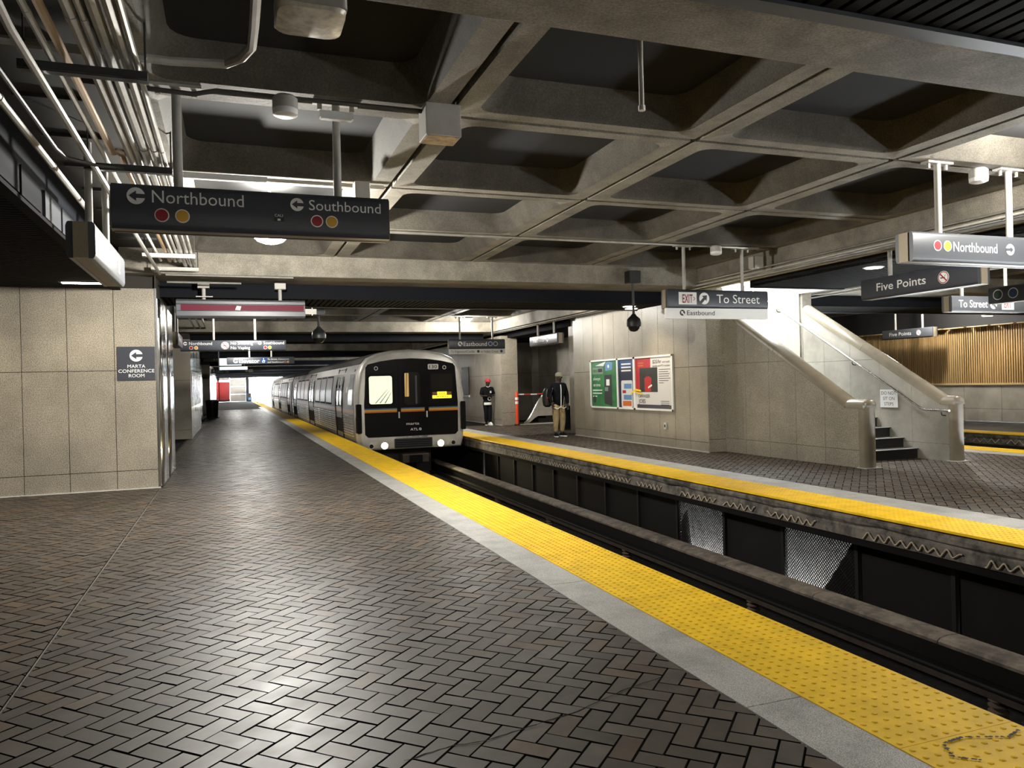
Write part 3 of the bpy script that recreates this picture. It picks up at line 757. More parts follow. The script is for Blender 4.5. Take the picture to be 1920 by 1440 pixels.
def line_dots(F, t, x, y, r, cols, gap):
    for k, c in enumerate(cols):
        F.disc(x+gap*k, y, r, 'line_dot_border', 'white', t, 0, .003); F.disc(x+gap*k, y, r*.84, 'line_dot', c, t, .003, .001)
# big sign over the near platform
s = thing('hanging_sign', (.22, 5.95, ZB), 'large dark hanging sign over the near platform reading Northbound and Southbound', 'sign')
F = Fr((-.735, 5.85, ZB), (1, 0, 0)); sign_body(s, F, 1.905, .31, .20)
F.arrow(.155, .225, .058, PI, s); F.text('Northbound', .255, .185, .088, 'lettering', 'white', s, w=.60)
line_dots(F, s, .315, .10, .048, ('line_red', 'line_gold'), .132)
F.rect(1.06, 1.13, .095, .135, 'sticker', 'ink', s, 0, .002); F.text('CALI', 1.065, .128, .02, 'lettering', 'white', s, lift=.002); F.rect(1.085, 1.105, .10, .115, 'sticker_mark', 'white', s, .002, .001)
F.arrow(1.225, .225, .048, PI, s); F.text('Southbound', 1.31, .19, .076, 'lettering', 'white', s, w=.53)
line_dots(F, s, 1.365, .11, .045, ('line_red', 'line_gold'), .108)
hanger(s, -.315, 5.95, ZT, 3.65, .033); hanger(s, .80, 5.95, ZT, 3.65, .03)
# right-hand Northbound sign
s = thing('hanging_sign', (7.3, 5.95, ZB), 'dark hanging sign tinted grey for glare at the right frame edge with red and yellow dots reading Northbound', 'sign')
F = Fr((6.44, 5.85, ZB), (1, 0, 0)); sign_body(s, F, 1.905, .30, .22, .11, 'sign_grey')
line_dots(F, s, .325, .165, .055, ('line_red_bright', 'line_yellow'), .135); F.text('Northbound', .54, .115, .10, 'lettering', 'white', s, w=.62); F.arrow(1.35, .16, .06, 0, s, bgm='sign_grey')
hanger(s, 6.90, 5.95, ZT, 3.65, .034, 'box_grey'); hanger(s, 7.92, 5.95, ZT, 3.65, .034, 'box_grey')
# To Street
s = thing('hanging_sign', (7.45, 10.7, 2.46), 'dark EXIT To Street hanging sign with white Eastbound panel beneath', 'sign')
F = Fr((6.53, 10.6, ZB+.01), (1, 0, 0)); sign_body(s, F, 1.92, .295, .20, .10)
F.rect(.20, .53, .055, .25, 'exit_plate', 'white', s, 0, .003); F.text('EXIT', .265, .082, .135, 'lettering', 'line_red', s, w=.19, lift=.003, bold=.012); F.text('>', .468, .098, .10, 'lettering', 'line_red', s, w=.035, lift=.003)
F.arrow(.675, .155, .095, PI/4, s); F.text('To Street', .91, .085, .14, 'lettering', 'white', s, w=.84)
F2 = Fr((6.50, 10.60, 2.462), (1, 0, 0)); F2.rect(0, 1.94, 0, .168, 'lower_panel', 'white', s, -.06, .06)
F2.arrow(.29, .095, .047, PI*.75, s, 'ink', 'white'); F2.text('Eastbound', .375, .058, .075, 'lettering', 'ink', s, w=.52)
hanger(s, 6.90, 10.7, ZT, 3.63, .028); hanger(s, 8.02, 10.7, ZT, 3.63, .028)
# LED board
s = thing('led_board', (.21, 13.7, 2.70), 'long grey display board with dark red screen under the concrete beam', 'display')
p = [(0, .05), (-.02, .0), (.05, -.0), (.22, 0), (.24, .05), (.24, .26), (.22, .30), (.03, .30), (0, .24)]
prof = [(.02, 0), (.22, 0), (.24, .04), (.24, .26), (.22, .30), (.02, .30), (-.01, .27), (-.012, .225), (.01, .215), (.01, .115), (-.012, .105), (-.012, .03)]
MB().prism(prof, (-.80, 13.6, 2.70), (0, 1, 0), (0, 0, 1), (2.03, 0, 0)).build('housing', 'sign_grey', s, smooth=False)
F = Fr((-.80, 13.606, 2.70), (1, 0, 0)); F.rect(.07, 2.01, .118, .212, 'screen', 'led_red', s, 0, .006)
F.poly([(.90, .13), (.98, .125), (1.0, .19), (.93, .20)], 'sticker', 'offwhite', s, .006, .001)
for x in (-.38, .83):
    MB().cyl((x, 13.7, 3.0), (x, 13.7, 3.2), .03, 10).build('hanger', 'post_grey', s); B(x-.09, x+.09, 13.6, 13.75, 3.19, 3.29).build('junction_box', 'box_grey', s)
B(-.50, -.24, 13.62, 13.7, 3.04, 3.055).build('cross_bar', 'box_grey', s); B(1.23, 1.42, 13.62, 13.66, 2.77, 2.86).build('side_bracket', 'box_grey', s)
# No Smoking sign
s = thing('hanging_sign', (.13, 23.4, ZB), 'long dark hanging sign reading Northbound, No Smoking No Vaping and Southbound', 'sign')
F = Fr((-1.28, 23.3, ZB-.01), (1, 0, 0)); sign_body(s, F, 2.82, .30, .20)
F.arrow(.12, .21, .05, PI, s); F.text('Northbound', .22, .17, .085, 'lettering', 'white', s, w=.60); line_dots(F, s, .27, .09, .05, ('line_red', 'line_gold'), .13)
F.nosmoke(1.16, .15, .105, s); F.text('No Smoking', 1.31, .175, .085, 'lettering', 'white', s, w=.60); F.text('No Vaping', 1.31, .045, .085, 'lettering', 'white', s, w=.52)
F.arrow(2.10, .22, .05, PI, s); F.text('Southbound', 2.20, .18, .085, 'lettering', 'white', s, w=.57); line_dots(F, s, 2.25, .09, .05, ('line_red', 'line_yellow'), .12)
hanger(s, -.42, 23.42, ZT, 3.65, .035); hanger(s, .70, 23.42, ZT, 3.65, .035)
# Elevator sign
s = thing('hanging_sign', (1.3, 36.1, ZB), 'distant hanging sign reading Elevator with a blue wheelchair symbol', 'sign')
F = Fr((-.12, 36.1, ZB), (1, 0, 0)); sign_body(s, F, 2.85, .31, .20, m='sign_grey')
F.arrow(.36, .155, .10, PI, s, bgm='sign_grey'); F.text('Elevator', .50, .06, .17, 'lettering', 'white', s, w=.86, bold=.015)
F.rect(1.42, 1.66, .04, .28, 'accessible_plate', 'line_blue', s, 0, .003)
F.disc(1.53, .245, .02, 'accessible_mark', 'white', s, .003, .001); F.ring(1.53, .115, .04, .06, 'accessible_mark', 'white', s, .003, .001); F.rect(1.52, 1.54, .11, .22, 'accessible_mark', 'white', s, .003, .002); F.rect(1.53, 1.60, .15, .17, 'accessible_mark', 'white', s, .003, .002)
F.text('To Street, Concourse', 1.70, .18, .07, 'lettering', 'white', s, w=.92, bold=.01); F.text('and Southbound', 1.70, .05, .07, 'lettering', 'white', s, w=.68, bold=.01)
line_dots(F, s, 2.46, .085, .045, ('line_red', 'line_gold'), .12)
hanger(s, .82, 36.2, ZT, 3.672, .04, 'box_grey', False); hanger(s, 1.76, 36.2, ZT, 3.672, .04, 'box_grey', False)
b = thing('lit_display', (.25, 37.4, 2.45), 'glowing pale display boards hanging left of the Elevator sign', 'display')
B(-.45, .5, 37.4, 37.5, 2.62, 2.95).build('screen', 'screen_lit', b); B(-.45, .75, 37.38, 37.5, 2.42, 2.56).build('screen', 'screen_lit', b); B(-.50, -.45, 37.4, 37.5, 2.4, 3.6).build('hanger', 'black', b); B(-.50, -.45, 37.4, 37.5, 3.6, 4.225).build('hanger', 'black', b)
s = thing('hanging_sign', (0, 49.1, 2.5), 'farthest dark hanging sign with a small red exit plate', 'sign')
F = Fr((-1.05, 49.0, 2.52), (1, 0, 0)); sign_body(s, F, 2.35, .24, .2)
F.arrow(.14, .14, .06, PI, s); F.text('To Street', .26, .13, .06, 'lettering', 'white', s); F.text('Southbound', .26, .04, .06, 'lettering', 'white', s); line_dots(F, s, .82, .07, .04, ('line_red', 'line_gold'), .1)
F.arrow(1.98, .12, .07, PI*.75, s); F.rect(2.08, 2.32, .03, .20, 'exit_plate', 'offwhite', s); F.text('EXIT', 2.11, .06, .11, 'lettering', 'line_red_bright', s, w=.18, lift=.003)
hanger(s, -.5, 49.1, 2.76, 3.672, .04, 'box_grey', False); hanger(s, .8, 49.1, 2.76, 3.672, .04, 'box_grey', False)
# Eastbound
s = thing('hanging_sign', (7.4, 23.5, 2.46), 'dark Eastbound hanging sign with blue and green dots above a grey panel', 'sign')
F = Fr((6.48, 23.4, ZB), (1, 0, 0)); sign_body(s, F, 1.86, .30, .20)
F.arrow(.36, .155, .075, PI*.75, s); F.text('Eastbound', .47, .085, .135, 'lettering', 'white', s, w=.77)
line_dots(F, s, 1.36, .155, .07, ('line_blue', 'line_green'), .175)
F2 = Fr((6.47, 23.40, 2.455), (1, 0, 0)); F2.rect(0, 1.87, 0, .16, 'lower_panel', 'offwhite', s, -.06, .06)
F2.text('To Edgewood/Candler', .06, .045, .075, 'lettering', 'ink', s, w=.80); F2.disc(.96, .085, .045, 'line_dot', 'line_green', s, .0); F2.text('or Indian Creek', 1.04, .045, .075, 'lettering', 'ink', s, w=.60); F2.disc(1.74, .085, .045, 'line_dot', 'line_blue', s, .0)
hanger(s, 6.86, 23.5, ZT, 3.63, .028); hanger(s, 7.95, 23.5, ZT, 3.63, .028)
# Five Points signs, parallel to the track
def five_points(x, y0, y1, face, label, hz, shell='sign_dark', th=.22, ic=.10, nos='line_red'):
    """face +1: text faces +x, -1: faces -x"""
    t = thing('hanging_sign', (x-face*th/2, (y0+y1)/2, ZB), label, 'sign')
    F = Fr((x, y0, ZB), (0, 1, 0)) if face > 0 else Fr((x, y1, ZB), (0, -1, 0))
    L = y1-y0; sign_body(t, F, L, .305, th, .11, shell)
    F.text('Five Points', .30, .105, .115, 'lettering', 'white', t, w=.86, bold=.006); F.nosmoke(1.44, .155, .085, t, slash='line_red')
    xc = x-face*th/2
    for yy in (y0+.45, y1-.45): hanger(t, xc, yy, ZT, hz, .032, plate=False)
    return t
five_points(-1.03, 7.22, 9.12, 1, 'Five Points hanging sign beside the dark soffit at the left', 3.72, 'sign_grey')
five_points(9.02, 7.22, 9.16, -1, 'dark Five Points hanging sign to the right above the staircase', 3.335)
five_points(8.86, 20.4, 22.55, -1, 'small Five Points hanging sign near the man with the bag', 3.335, 'sign_grey')
five_points(-1.15, 20.05, 21.95, 1, 'small Five Points hanging sign seen end-on past the metal wall edge', 3.72)
five_points(20.4, 17.9, 19.85, -1, 'small Five Points hanging sign in front of the timber battens', 4.225, 'sign_grey')
s = thing('hanging_sign', (13.5, 10.7, ZB), 'To Street hanging sign tinted grey for glare at the far right over the other track', 'sign')
F = Fr((12.58, 10.6, ZB), (1, 0, 0)); sign_body(s, F, 1.92, .30, .22, .11, 'sign_grey')
F.text('To Street', .17, .085, .14, 'lettering', 'white', s, w=.74, bold=.006); F.arrow(1.06, .15, .09, PI*.75, s, bgm='sign_grey'); F.rect(1.28, 1.60, .05, .26, 'exit_plate', 'white', s); F.text('EXIT', 1.34, .085, .135, 'lettering', 'line_red', s, w=.19, lift=.003, bold=.012)
hanger(s, 12.95, 10.7, ZT, 3.6, .032, 'box_grey'); hanger(s, 14.1, 10.7, ZT, 3.6, .032, 'box_grey')
s = thing('hanging_sign', (11.8, 8.3, ZB), 'dark hanging sign with green and blue dots at the right frame edge', 'sign')
F = Fr((11.75, 9.22, ZB-.02), (0, -1, 0)); sign_body(s, F, 1.9, .27, .2)
line_dots(F, s, .17, .14, .085, ('line_green', 'line_blue'), .26); hanger(s, 11.85, 8.6, ZT, 3.33, .03, 'box_grey', False)
# conference room plate
s = thing('wall_sign', (-1.37, 13.22, 1.69), 'dark square MARTA conference room sign on the beige wall', 'sign')
F = Fr((-1.635, 13.249, 1.685), (1, 0, 0)); F.rect(0, .535, 0, .525, 'plate', 'sign_grey', s, 0, .012); F.rect(.004, .531, .004, .521, 'face', 'sign_dark', s, .012, .002)
F.arrow(.27, .385, .092, PI, s, lift=.014)
for k, t in enumerate(('MARTA', 'CONFERENCE', 'ROOM')): F.text(t, .27, .195-.073*k, .052, 'lettering', 'white', s, align='C', lift=.014, w=(.25, .505, .22)[k])
# ================================================================== LUMINAIRES
def luminaire(x, y, z, on, label, power=1.0, col=(1, .97, .90)):
    t = thing('coffer_luminaire', (x, y, z), label, 'lamp', 'box luminaires hung in the ceiling coffers')
    MB().prism(rrect(.20, .20, .03), (x, y, z+.06), (1, 0, 0), (0, 1, 0), (0, 0, .14)).build('housing', 'box_grey', t)
    b = MB(); rings = [(.195, .06), (.185, .03), (.15, -.015), (.08, -.045)] if on else [(.198, .06), (.196, .035), (.15, .018), (.08, .006)]
    for k, (h, zz) in enumerate(rings): b.v += [(x+a, y+c, z+zz) for a, c in rrect(h, h, min(.06+.03*k, h*.9), 4)]
    n = 20
    for k in range(3):
        for a in range(n):
            l = (a+1) % n; b.f.append((k*n+l, k*n+a, (k+1)*n+a, (k+1)*n+l))
    b.f.append(tuple(3*n+n-1-a for a in range(n)))
    b.build('lens', 'lens_on' if on else 'lens_off', t, smooth=True)
    MB().cyl((x, y, z+.2), (x, y, 4.22), .016, 8).build('stem', 'pipe', t)
    if on:
        ld = bpy.data.lights.new('lamp_light', 'POINT'); ld.energy = LAMP_W*power; ld.shadow_soft_size = .09; ld.color = col
        lo = link('lamp_light', ld, (x, y, z-.16), t)
        ud = bpy.data.lights.new('uplight', 'POINT'); ud.energy = LAMP_W*power*.30; ud.shadow_soft_size = .09; ud.color = col
        link('uplight', ud, (x, y, max(z+.30, 3.85)), t)
    return t
luminaire(.505, 4.80, 3.68, False, 'unlit box luminaire with a bulging lens at the top of the photograph')
luminaire(.49, 9.62, 3.285, True, 'glowing box luminaire just below the big Northbound sign', 2.5)
luminaire(7.55, 4.83, 3.82, True, 'box luminaire lighting the white coffer at the right', 1.1)
luminaire(7.4, 24.6, 3.62, True, 'box luminaire lighting the white coffer above the Eastbound sign', 1.3)
luminaire(7.55, 17.63, 3.62, True, 'box luminaire in the coffers before the Eastbound sign', .5)
luminaire(.505, 22.3, 3.6, True, 'box luminaire in the coffers above the No Smoking sign', .7)
luminaire(7.5, 43.2, 3.38, True, 'glowing box luminaire just above the train roof', .9)
luminaire(7.4, 81.6, 3.30, True, 'smaller glowing box luminaire farther along the train roof', .9)
luminaire(.505, 35.1, 3.6, True, 'box luminaire in the coffers above the Elevator sign', .7)
luminaire(.505, 60.7, 3.6, True, 'box luminaire far along the near platform', .7)
luminaire(12.95, 9.6, 3.82, True, 'box luminaire over the far right track near the To Street sign', .7)
luminaire(19.9, 17.6, 3.6, True, 'box luminaire beside the timber battens', .8)
luminaire(19.9, 4.83, 3.6, True, 'box luminaire over the far platform at the right', .8)
luminaire(7.55, -7.9, 3.55, True, 'box luminaire behind the viewer over the track', .2)
luminaire(.505, -3.2, 3.6, True, 'added unseen box luminaire behind the viewer, lighting the big sign', .5)  # added lamp out of view, brightens the front of the big sign
luminaire(2.85, 73.5, 3.6, True, 'box luminaire near the far end above the train', 1.5)
luminaire(.505, 86.3, 3.6, True, 'box luminaire before the red panel', 1.6)
luminaire(.505, 99.1, 3.6, True, 'box luminaire right above the red and white end panels', 1.8)
# bare pendant stem
t = thing('pendant_stem', (2.80, 4.83, 3.42), 'empty pale conduit stem hanging from the dark coffer', 'conduit')
MB().cyl((2.80, 4.83, 3.44), (2.80, 4.83, 4.22), .018, 10).build('stem', 'pipe_pale', t, smooth=True); MB().cyl((2.80, 4.83, 3.42), (2.80, 4.83, 3.455), .025, 10).build('end_cap', 'white', t)
# recessed downlights
def downlight(x, y, z, label, rect=False, w_=1.0, warm=True):
    t = thing('downlight', (x, y, z), label, 'downlight', 'recessed downlights')
    if rect: B(x-.28, x+.28, y-.055, y+.055, z, z+.03).build('lens', 'lens_warm', t); B(x-.32, x+.32, y-.09, y+.09, z+.012, z+.05).build('trim', 'black', t)
    else: MB().cyl((x, y, z), (x, y, z+.02), .13, 20).build('lens', 'lens_warm', t); MB().cyl((x, y, z+.008), (x, y, z+.04), .16, 20).build('trim', 'box_grey', t)
    ld = bpy.data.lights.new('down_light', 'SPOT'); ld.energy = DOWN_W*w_; ld.spot_size = math.radians(125); ld.spot_blend = .7; ld.shadow_soft_size = .08
    ld.color = (1, .86, .64) if warm else (1, .93, .82)
    link('down_light', ld, (x, y, z-.03), t)
downlight(-1.95, 12.55, 3.085, 'rectangular recessed light beside the hanging sign at the left', True, 1.6)
downlight(-3.75, 12.55, 3.085, 'rectangular recessed light nearest the left frame edge', True, 2.4)
downlight(-5.9, 9.0, 3.085, 'rectangular recessed light deep in the concourse outside the frame', True, .35)
downlight(-4.5, 4.0, 3.085, 'rectangular recessed light in the concourse close to the viewer', True, .25)
downlight(9.74, 9.62, 3.205, 'round downlight in the soffit above the staircase foot', False, 3)
downlight(8.12, 14.75, 3.085, 'round downlight right of the dome camera', False, 3)
downlight(8.42, 15.2, 3.085, 'round downlight left of the dome camera', False, 2)
downlight(7.9, 27.7, 3.085, 'round downlight near the person in the red cap', False, 2.5)
downlight(10.6, 24.2, 3.10, 'round downlight above the escalator', False, 2.5)
downlight(20.6, 16.2, 3.10, 'small round downlight in front of the timber battens', False, 5)
downlight(20.6, 11.5, 3.10, 'small round downlight right of the timber battens', False, 5)
# ================================================================== CEILING SERVICES
def conduit(pts, r, m, label, group=None, fit=0):
    o = MB().tube(pts, r, 8).build('conduit', m, smooth=True); tag(o, label, 'conduit', group)
    if fit:
        a, c = Vector(pts[0]), Vector(pts[1]); n = max(1, int((c-a).length/fit))
        for k in range(1, n):
            p = a+(c-a)*(k/n); d = (c-a).normalized()*.03; MB().cyl(p-d, p+d, r*1.15, 8).build('coupling', m, o)
    return o
G = 'conduits running along the ceiling at the left'
PX = [(-1.14, 3.268, .015, 'pipe_dark', 'thin dark conduit at the outer end of the strut brackets'), (-.985, 3.318, .024, 'pipe', 'bright conduit passing under the strut brackets'),
      (-.92, 3.43, .020, 'pipe_pale', 'pale flat conduit beside the copper pipe'), (-.845, 3.43, .026, 'pipe_copper', 'copper coloured pipe on the strut brackets'),
      (-.722, 3.437, .032, 'pipe_pale', 'pale pipe in the middle of the bracket bundle'), (-.664, 3.421, .018, 'pipe', 'thin conduit beside the thick bright pair'),
      (-.603, 3.44, .034, 'pipe', 'thick bright conduit of the pair'), (-.526, 3.436, .030, 'pipe', 'second thick bright conduit of the pair'), (-.470, 3.421, .018, 'pipe', 'thin bright conduit nearest the coffers')]
for k, (x, z, r, m, lb) in enumerate(PX):
    y1 = 13.0 if k in (1, 6, 7, 8) else 12.4
    if k == 3: pts = [(x, .5, z), (x, 6.9, z), (x+.015, 7.0, z+.04), (x+.04, 7.1, z+.05), (x+.05, 7.25, z), (x+.05, y1, z)]
    elif k == 1: pts = [(x, 3.6, z+.10), (x, 4.4, z), (x, y1, z)]
    elif k == 0: pts = [(x-.12, 1, z+.1), (x, 4.6, z), (x, 6.3, z), (x+.03, 6.55, z), (x+.2, 6.7, z), (-.75, 6.75, z)]
    else: pts = [(x, .5, z), (x, y1, z)]
    conduit(pts, r, m, lb, G, 3.0)
conduit([(-1.36, 1.0, 3.42), (-1.36, 9.0, 3.42)], .026, 'pipe_pale', 'conduit nearest the dark fascia at the left', G, 1.5)
conduit([(-1.55, 5.14, 3.55), (-.3, 5.13, 3.52), (.02, 5.08, 3.52), (.11, 4.96, 3.52), (.165, 4.78, 3.52), (.17, 4.5, 3.52), (.17, 2.8, 3.52)], .028, 'pipe_pale', 'conduit bending in a wide elbow across the dark coffer', G)
conduit([(-.9, 5.88, 3.62), (-.2, 5.88, 3.60), (-.05, 5.88, 3.64), (1.45, 5.88, 3.64)], .018, 'pipe_dark', 'thin dark conduit along the rib between the sign posts')
conduit([(-.6, 8.25, 3.64), (1.6, 8.25, 3.64)], .02, 'pipe_pale', 'white conduit along the rib behind the big sign')
conduit([(-.5, 10.62, 3.64), (8.3, 10.62, 3.64)], .018, 'pipe', 'long thin conduit along the rib to the To Street sign')
conduit([(-.9, 12.95, 3.30), (1.0, 12.98, 3.30)], .016, 'pipe', 'upper conduit under the beam above the red screen')
conduit([(-.9, 13.2, 3.22), (.2, 13.2, 3.22)], .016, 'pipe', 'lower conduit under the beam above the red screen')
for k, y in enumerate((3.0, 5.05, 7.15, 9.85, 11.6, 12.85)):
    t = thing('strut_bracket', (-.8, y, 3.28), ('dark strut bracket nearest the top of the photograph', 'dark strut bracket level with the conduit elbow', 'dark strut bracket just above the big sign', 'strut bracket just below the big sign', 'strut bracket before the concrete beam', 'pale strut bracket at the concrete beam')[k], 'bracket', 'strut brackets carrying the conduits')
    m = 'strut' if k < 4 else 'box_grey'
    B(-1.09, -.42, y-.03, y+.03, 3.355, 3.40).build('channel', m, t); B(-1.09, -.42, y-.028, y+.028, 3.345, 3.352).build('channel_lip', m, t)
    for x in (-1.06, -.432): MB().cyl((x, y, 3.40), (x, y, 3.72), .007, 6).build('hanger_rod', 'pipe_dark', t)
for k in range(3): conduit([(-1.0+.16*k, 16.6, 3.45), (-1.0+.16*k, 26, 3.45)], .025, 'pipe', ('outer', 'middle', 'inner')[k]+' conduit of the bundle beyond the red screen', 'conduits beyond the red screen')
for k in range(3): conduit([(-.9+.16*k, 28.5, 3.4), (-.9+.16*k, 52, 3.4)], .03, 'pipe', ('outer', 'middle', 'inner')[k]+' far conduit above the Elevator sign', 'far conduits')
for k, (x, z, m) in enumerate(((8.70, 3.40, 'pipe'), (8.71, 3.34, 'pipe_pale'), (8.80, 3.30, 'pipe'), (9.05, 3.31, 'pipe_pale'))):
    conduit([(x, 1, z), (x, 13.2 if k < 2 else 60, z)], .016, m, ('uppermost', 'second', 'third', 'lowest')[k]+' long conduit along the right concrete girder', 'conduits along the right girder', 3.0)
for k, (x, z) in enumerate(((11.9, 3.26), (12.05, 3.22))): conduit([(x, 1, z), (x, 30, z)], .018, 'pipe', ('upper', 'lower')[k]+' conduit along the far girder behind the staircase', 'conduits along the far girder')
def jbox(x, y, z, hx, hy, h, label, m='box_grey', bottom=None):
    t = thing('junction_box', (x, y, z), label, 'junction box'); B(x-hx, x+hx, y-hy, y+hy, z, z+h).build('housing', m, t, bevel=.006)
    B(x-hx+.01, x+hx-.01, y-hy+.01, y+hy-.01, z-.004, z).build('cover', bottom or m, t)
    for a in (-1, 1):
        for c in (-1, 1): MB().cyl((x+a*(hx-.03), y+c*(hy-.03), z-.008), (x+a*(hx-.03), y+c*(hy-.03), z-.004), .007, 6).build('screw', 'pipe', t)
jbox(1.59, 5.86, 3.42, .14, .12, .25, 'grey junction box with rusty cover at the rib crossing', 'box_grey', 'box_rust')
jbox(1.30, 7.9, 3.36, .075, .08, .22, 'small grey junction box at the end of the big sign')
jbox(.80, 5.7, 3.98, .16, .14, .03, 'flat grey panel fixed inside the top coffer')
jbox(8.575, 11.05, 3.38, .09, .09, .2, 'pale junction box on the girder above the To Street sign')
def speaker(x, y, z, label):
    t = thing('ceiling_speaker', (x, y, z), label, 'speaker', 'round ceiling speakers'); MB().lathe([(.06, 0), (.088, .012), (.092, .05)], (x, y, z), 20).build('grille', 'white', t, smooth=True); MB().lathe([(.092, .05), (.09, .13), (.07, .15)], (x, y, z), 20).build('housing', 'box_grey', t, smooth=True)
speaker(.425, 5.88, 3.50, 'white round ceiling speaker above the big Northbound sign'); speaker(7.42, 5.9, 3.48, 'white round ceiling speaker at the right beside the bright coffer'); speaker(7.45, 10.6, 3.50, 'small round ceiling speaker above the To Street sign')
# dome cameras
def dome(x, y, zb, ztop, label, face):
    t = thing('dome_camera', (x, y, zb), label, 'camera', 'pendant dome cameras')
    B(x-.12, x+.12, y-.10, y+.10, ztop, ztop+.23).build('mount_box', face, t, bevel=.01); MB().cyl((x, y, zb+.32), (x, y, ztop), .025, 10).build('pendant', 'pipe_dark', t)
    MB().lathe([(.135, .10), (.14, .16), (.125, .24), (.06, .30), (.03, .34)], (x, y, zb), 18).build('hood', face, t, smooth=True)
    MB().lathe([(.02, 0), (.07, .015), (.105, .06), (.115, .10)], (x, y, zb), 18).build('dome', 'train_glass', t, smooth=True)
    return t
dome(7.22, 12.95, 2.42, 3.34, 'black pendant dome camera hanging from the concrete beam', 'black'); B(1.66, 1.74, 15.9, 16.0, 3.18, 3.335).build('mount_bracket', 'sign_grey', dome(1.70, 15.95, 2.40, 2.96, 'grey pendant dome camera right of the red screen', 'sign_grey'))
for k, (x, y, z) in enumerate(((-.15, 8.2, 3.60), (1.55, 10.55, 3.60), (.77, 5.72, 3.46))):
    t = thing('strip_light', (x, y, z), ('white strip light on the rib behind the big sign', 'short white strip light at the rib below the big sign', 'short white strip light between the sign posts')[k], 'lamp', 'strip lights on the ribs')
    L_ = (.55, .16, .12)[k]; B(x-L_, x+L_, y-.03, y+.03, z, z+.05).build('housing', 'white', t); B(x-L_+.01, x+L_-.01, y-.022, y+.022, z-.008, z).build('diffuser', 'white', t)
# ================================================================== TRAIN
XC = 4.68
HW = [(-.25, 1.42), (0, 1.49), (.75, 1.535), (1.3, 1.525), (1.9, 1.43), (2.12, 1.34), (2.28, 1.20), (2.40, .92), (2.48, .5), (2.51, 0)]
def hw(z):
    for (a, p), (c, r) in zip(HW, HW[1:]):
        if z <= c: return p+(r-p)*(z-a)/(c-a)
    return 0
def car(y0, y1, front, label, wins, doors):
    t = thing('train_car', (XC, (y0+y1)/2, -1.08), label, 'train car', 'coupled train cars')
    sec = [(-h, z) for z, h in HW]+[(h, z) for z, h in reversed(HW[:-1])]
    MB().prism(sec, (XC, y0, 0), (1, 0, 0), (0, 0, 1), (0, y1-y0, 0)).build('body_shell', 'train_steel', t)
    rs = [(z, h+.012) for z, h in HW if z >= 2.12]
    MB().prism([(-h, z+.012) for z, h in rs]+[(h, z+.012) for z, h in reversed(rs[:-1])], (XC, y0-.02, 0), (1, 0, 0), (0, 0, 1), (0, y1-y0+.04, 0)).build('roof', 'train_roof', t)
    B(XC-1.25, XC+.7, y0+.5, y1-.3, -.95, -.24).build('underframe', 'black', t)
    def strip(sd, a, c, z0, z1, off, name, m, par=t, inn=.01, n=4):
        zs = [z0+(z1-z0)*k/n for k in range(n+1)]
        p = [(XC+sd*(hw(z)+off), z) for z in zs]+[(XC+sd*(hw(z)-inn), z) for z in reversed(zs)]
        return MB().prism(p, (0, a, 0), (1, 0, 0), (0, 0, 1), (0, c-a, 0)).build(name, m, par)
    for sd in (-1, 1):
        strip(sd, y0+.1, y1-.1, .77, .90, .004, 'side_stripe', 'stripe_brown')
        strip(sd, y0+.1, y1-.1, .875, .90, .006, 'side_stripe', 'stripe_blue')
        rb = MB(); z = .10
        spans = []; a = y0+.35
        for d0, d1 in doors: spans.append((a, d0-.04)); a = d1+.04
        spans.append((a, y1-.15))
        while z < .74:
            for s0, s1 in spans:
                if s1-s0 > .1:
                    p = [(XC+sd*(hw(z)-.01), z), (XC+sd*(hw(z)+.016), z+.010), (XC+sd*(hw(z)+.016), z+.036), (XC+sd*(hw(z)-.01), z+.046)]
                    rb.prism(p, (0, s0, 0), (1, 0, 0), (0, 0, 1), (0, s1-s0, 0))
            z += .072
        tag(rb.build('corrugated_ribs', 'steel', t), 'bright horizontal corrugation on the lower side')
        for d0, d1 in doors:
            mid = (d0+d1)/2
            strip(sd, d0-.12, d0, -.02, 2.06, .022, 'door_post', 'rubber'); strip(sd, d1, d1+.12, -.02, 2.06, .022, 'door_post', 'rubber')
            for a, c in ((d0, mid-.008), (mid+.008, d1)):
                dl = strip(sd, a, c, -.02, 2.04, .003, 'door_leaf', 'train_door')
                strip(sd, a+.16, c-.14, .95, 1.82, .007, 'door_window', 'train_glass', dl)
            strip(sd, mid-.008, mid+.008, -.02, 2.04, .006, 'door_seal', 'rubber')
            strip(sd, d0-.1, d1+.1, -.10, -.03, .03, 'sill', 'rubber')
        for a, c in wins:
            n = 3 if c-a > 3 else 1; wd = (c-a)/n
            strip(sd, a-.05, c+.05, .93, 1.90, .004, 'window_band', 'train_steel')
            for k in range(n):
                f = strip(sd, a+wd*k+.10, a+wd*(k+1)-.10, .94, 1.88, .008, 'window_frame', 'rubber')
                strip(sd, a+wd*k+.17, a+wd*(k+1)-.17, 1.0, 1.82, .011, 'window_pane', 'side_glass', f)
    return t, strip
D1 = [(23.65, 25.05), (32.2, 34.1), (40.75, 42.6)]; W1 = [(26.05, 31.5), (34.45, 40.35)]
c1, strip = car(21.2, 43.9, True, 'leading silver train car with black front and lit headlights', W1, D1)
strip(-1, 21.55, 22.35, 1.0, 1.86, .010, 'cab_window', 'train_glass', c1); strip(-1, 22.55, 22.75, 1.35, 1.5, .01, 'side_label', 'offwhite', c1); strip(-1, 21.6, 21.75, 1.93, 1.99, .014, 'side_marker', 'line_blue', c1)
D2 = [(45.6, 47.4), (54.2, 56.1), (62.8, 64.6)]; W2 = [(48.0, 53.8), (56.5, 62.4)]
car(44.5, 67.2, False, 'second silver train car coupled behind the leading car', W2, D2)
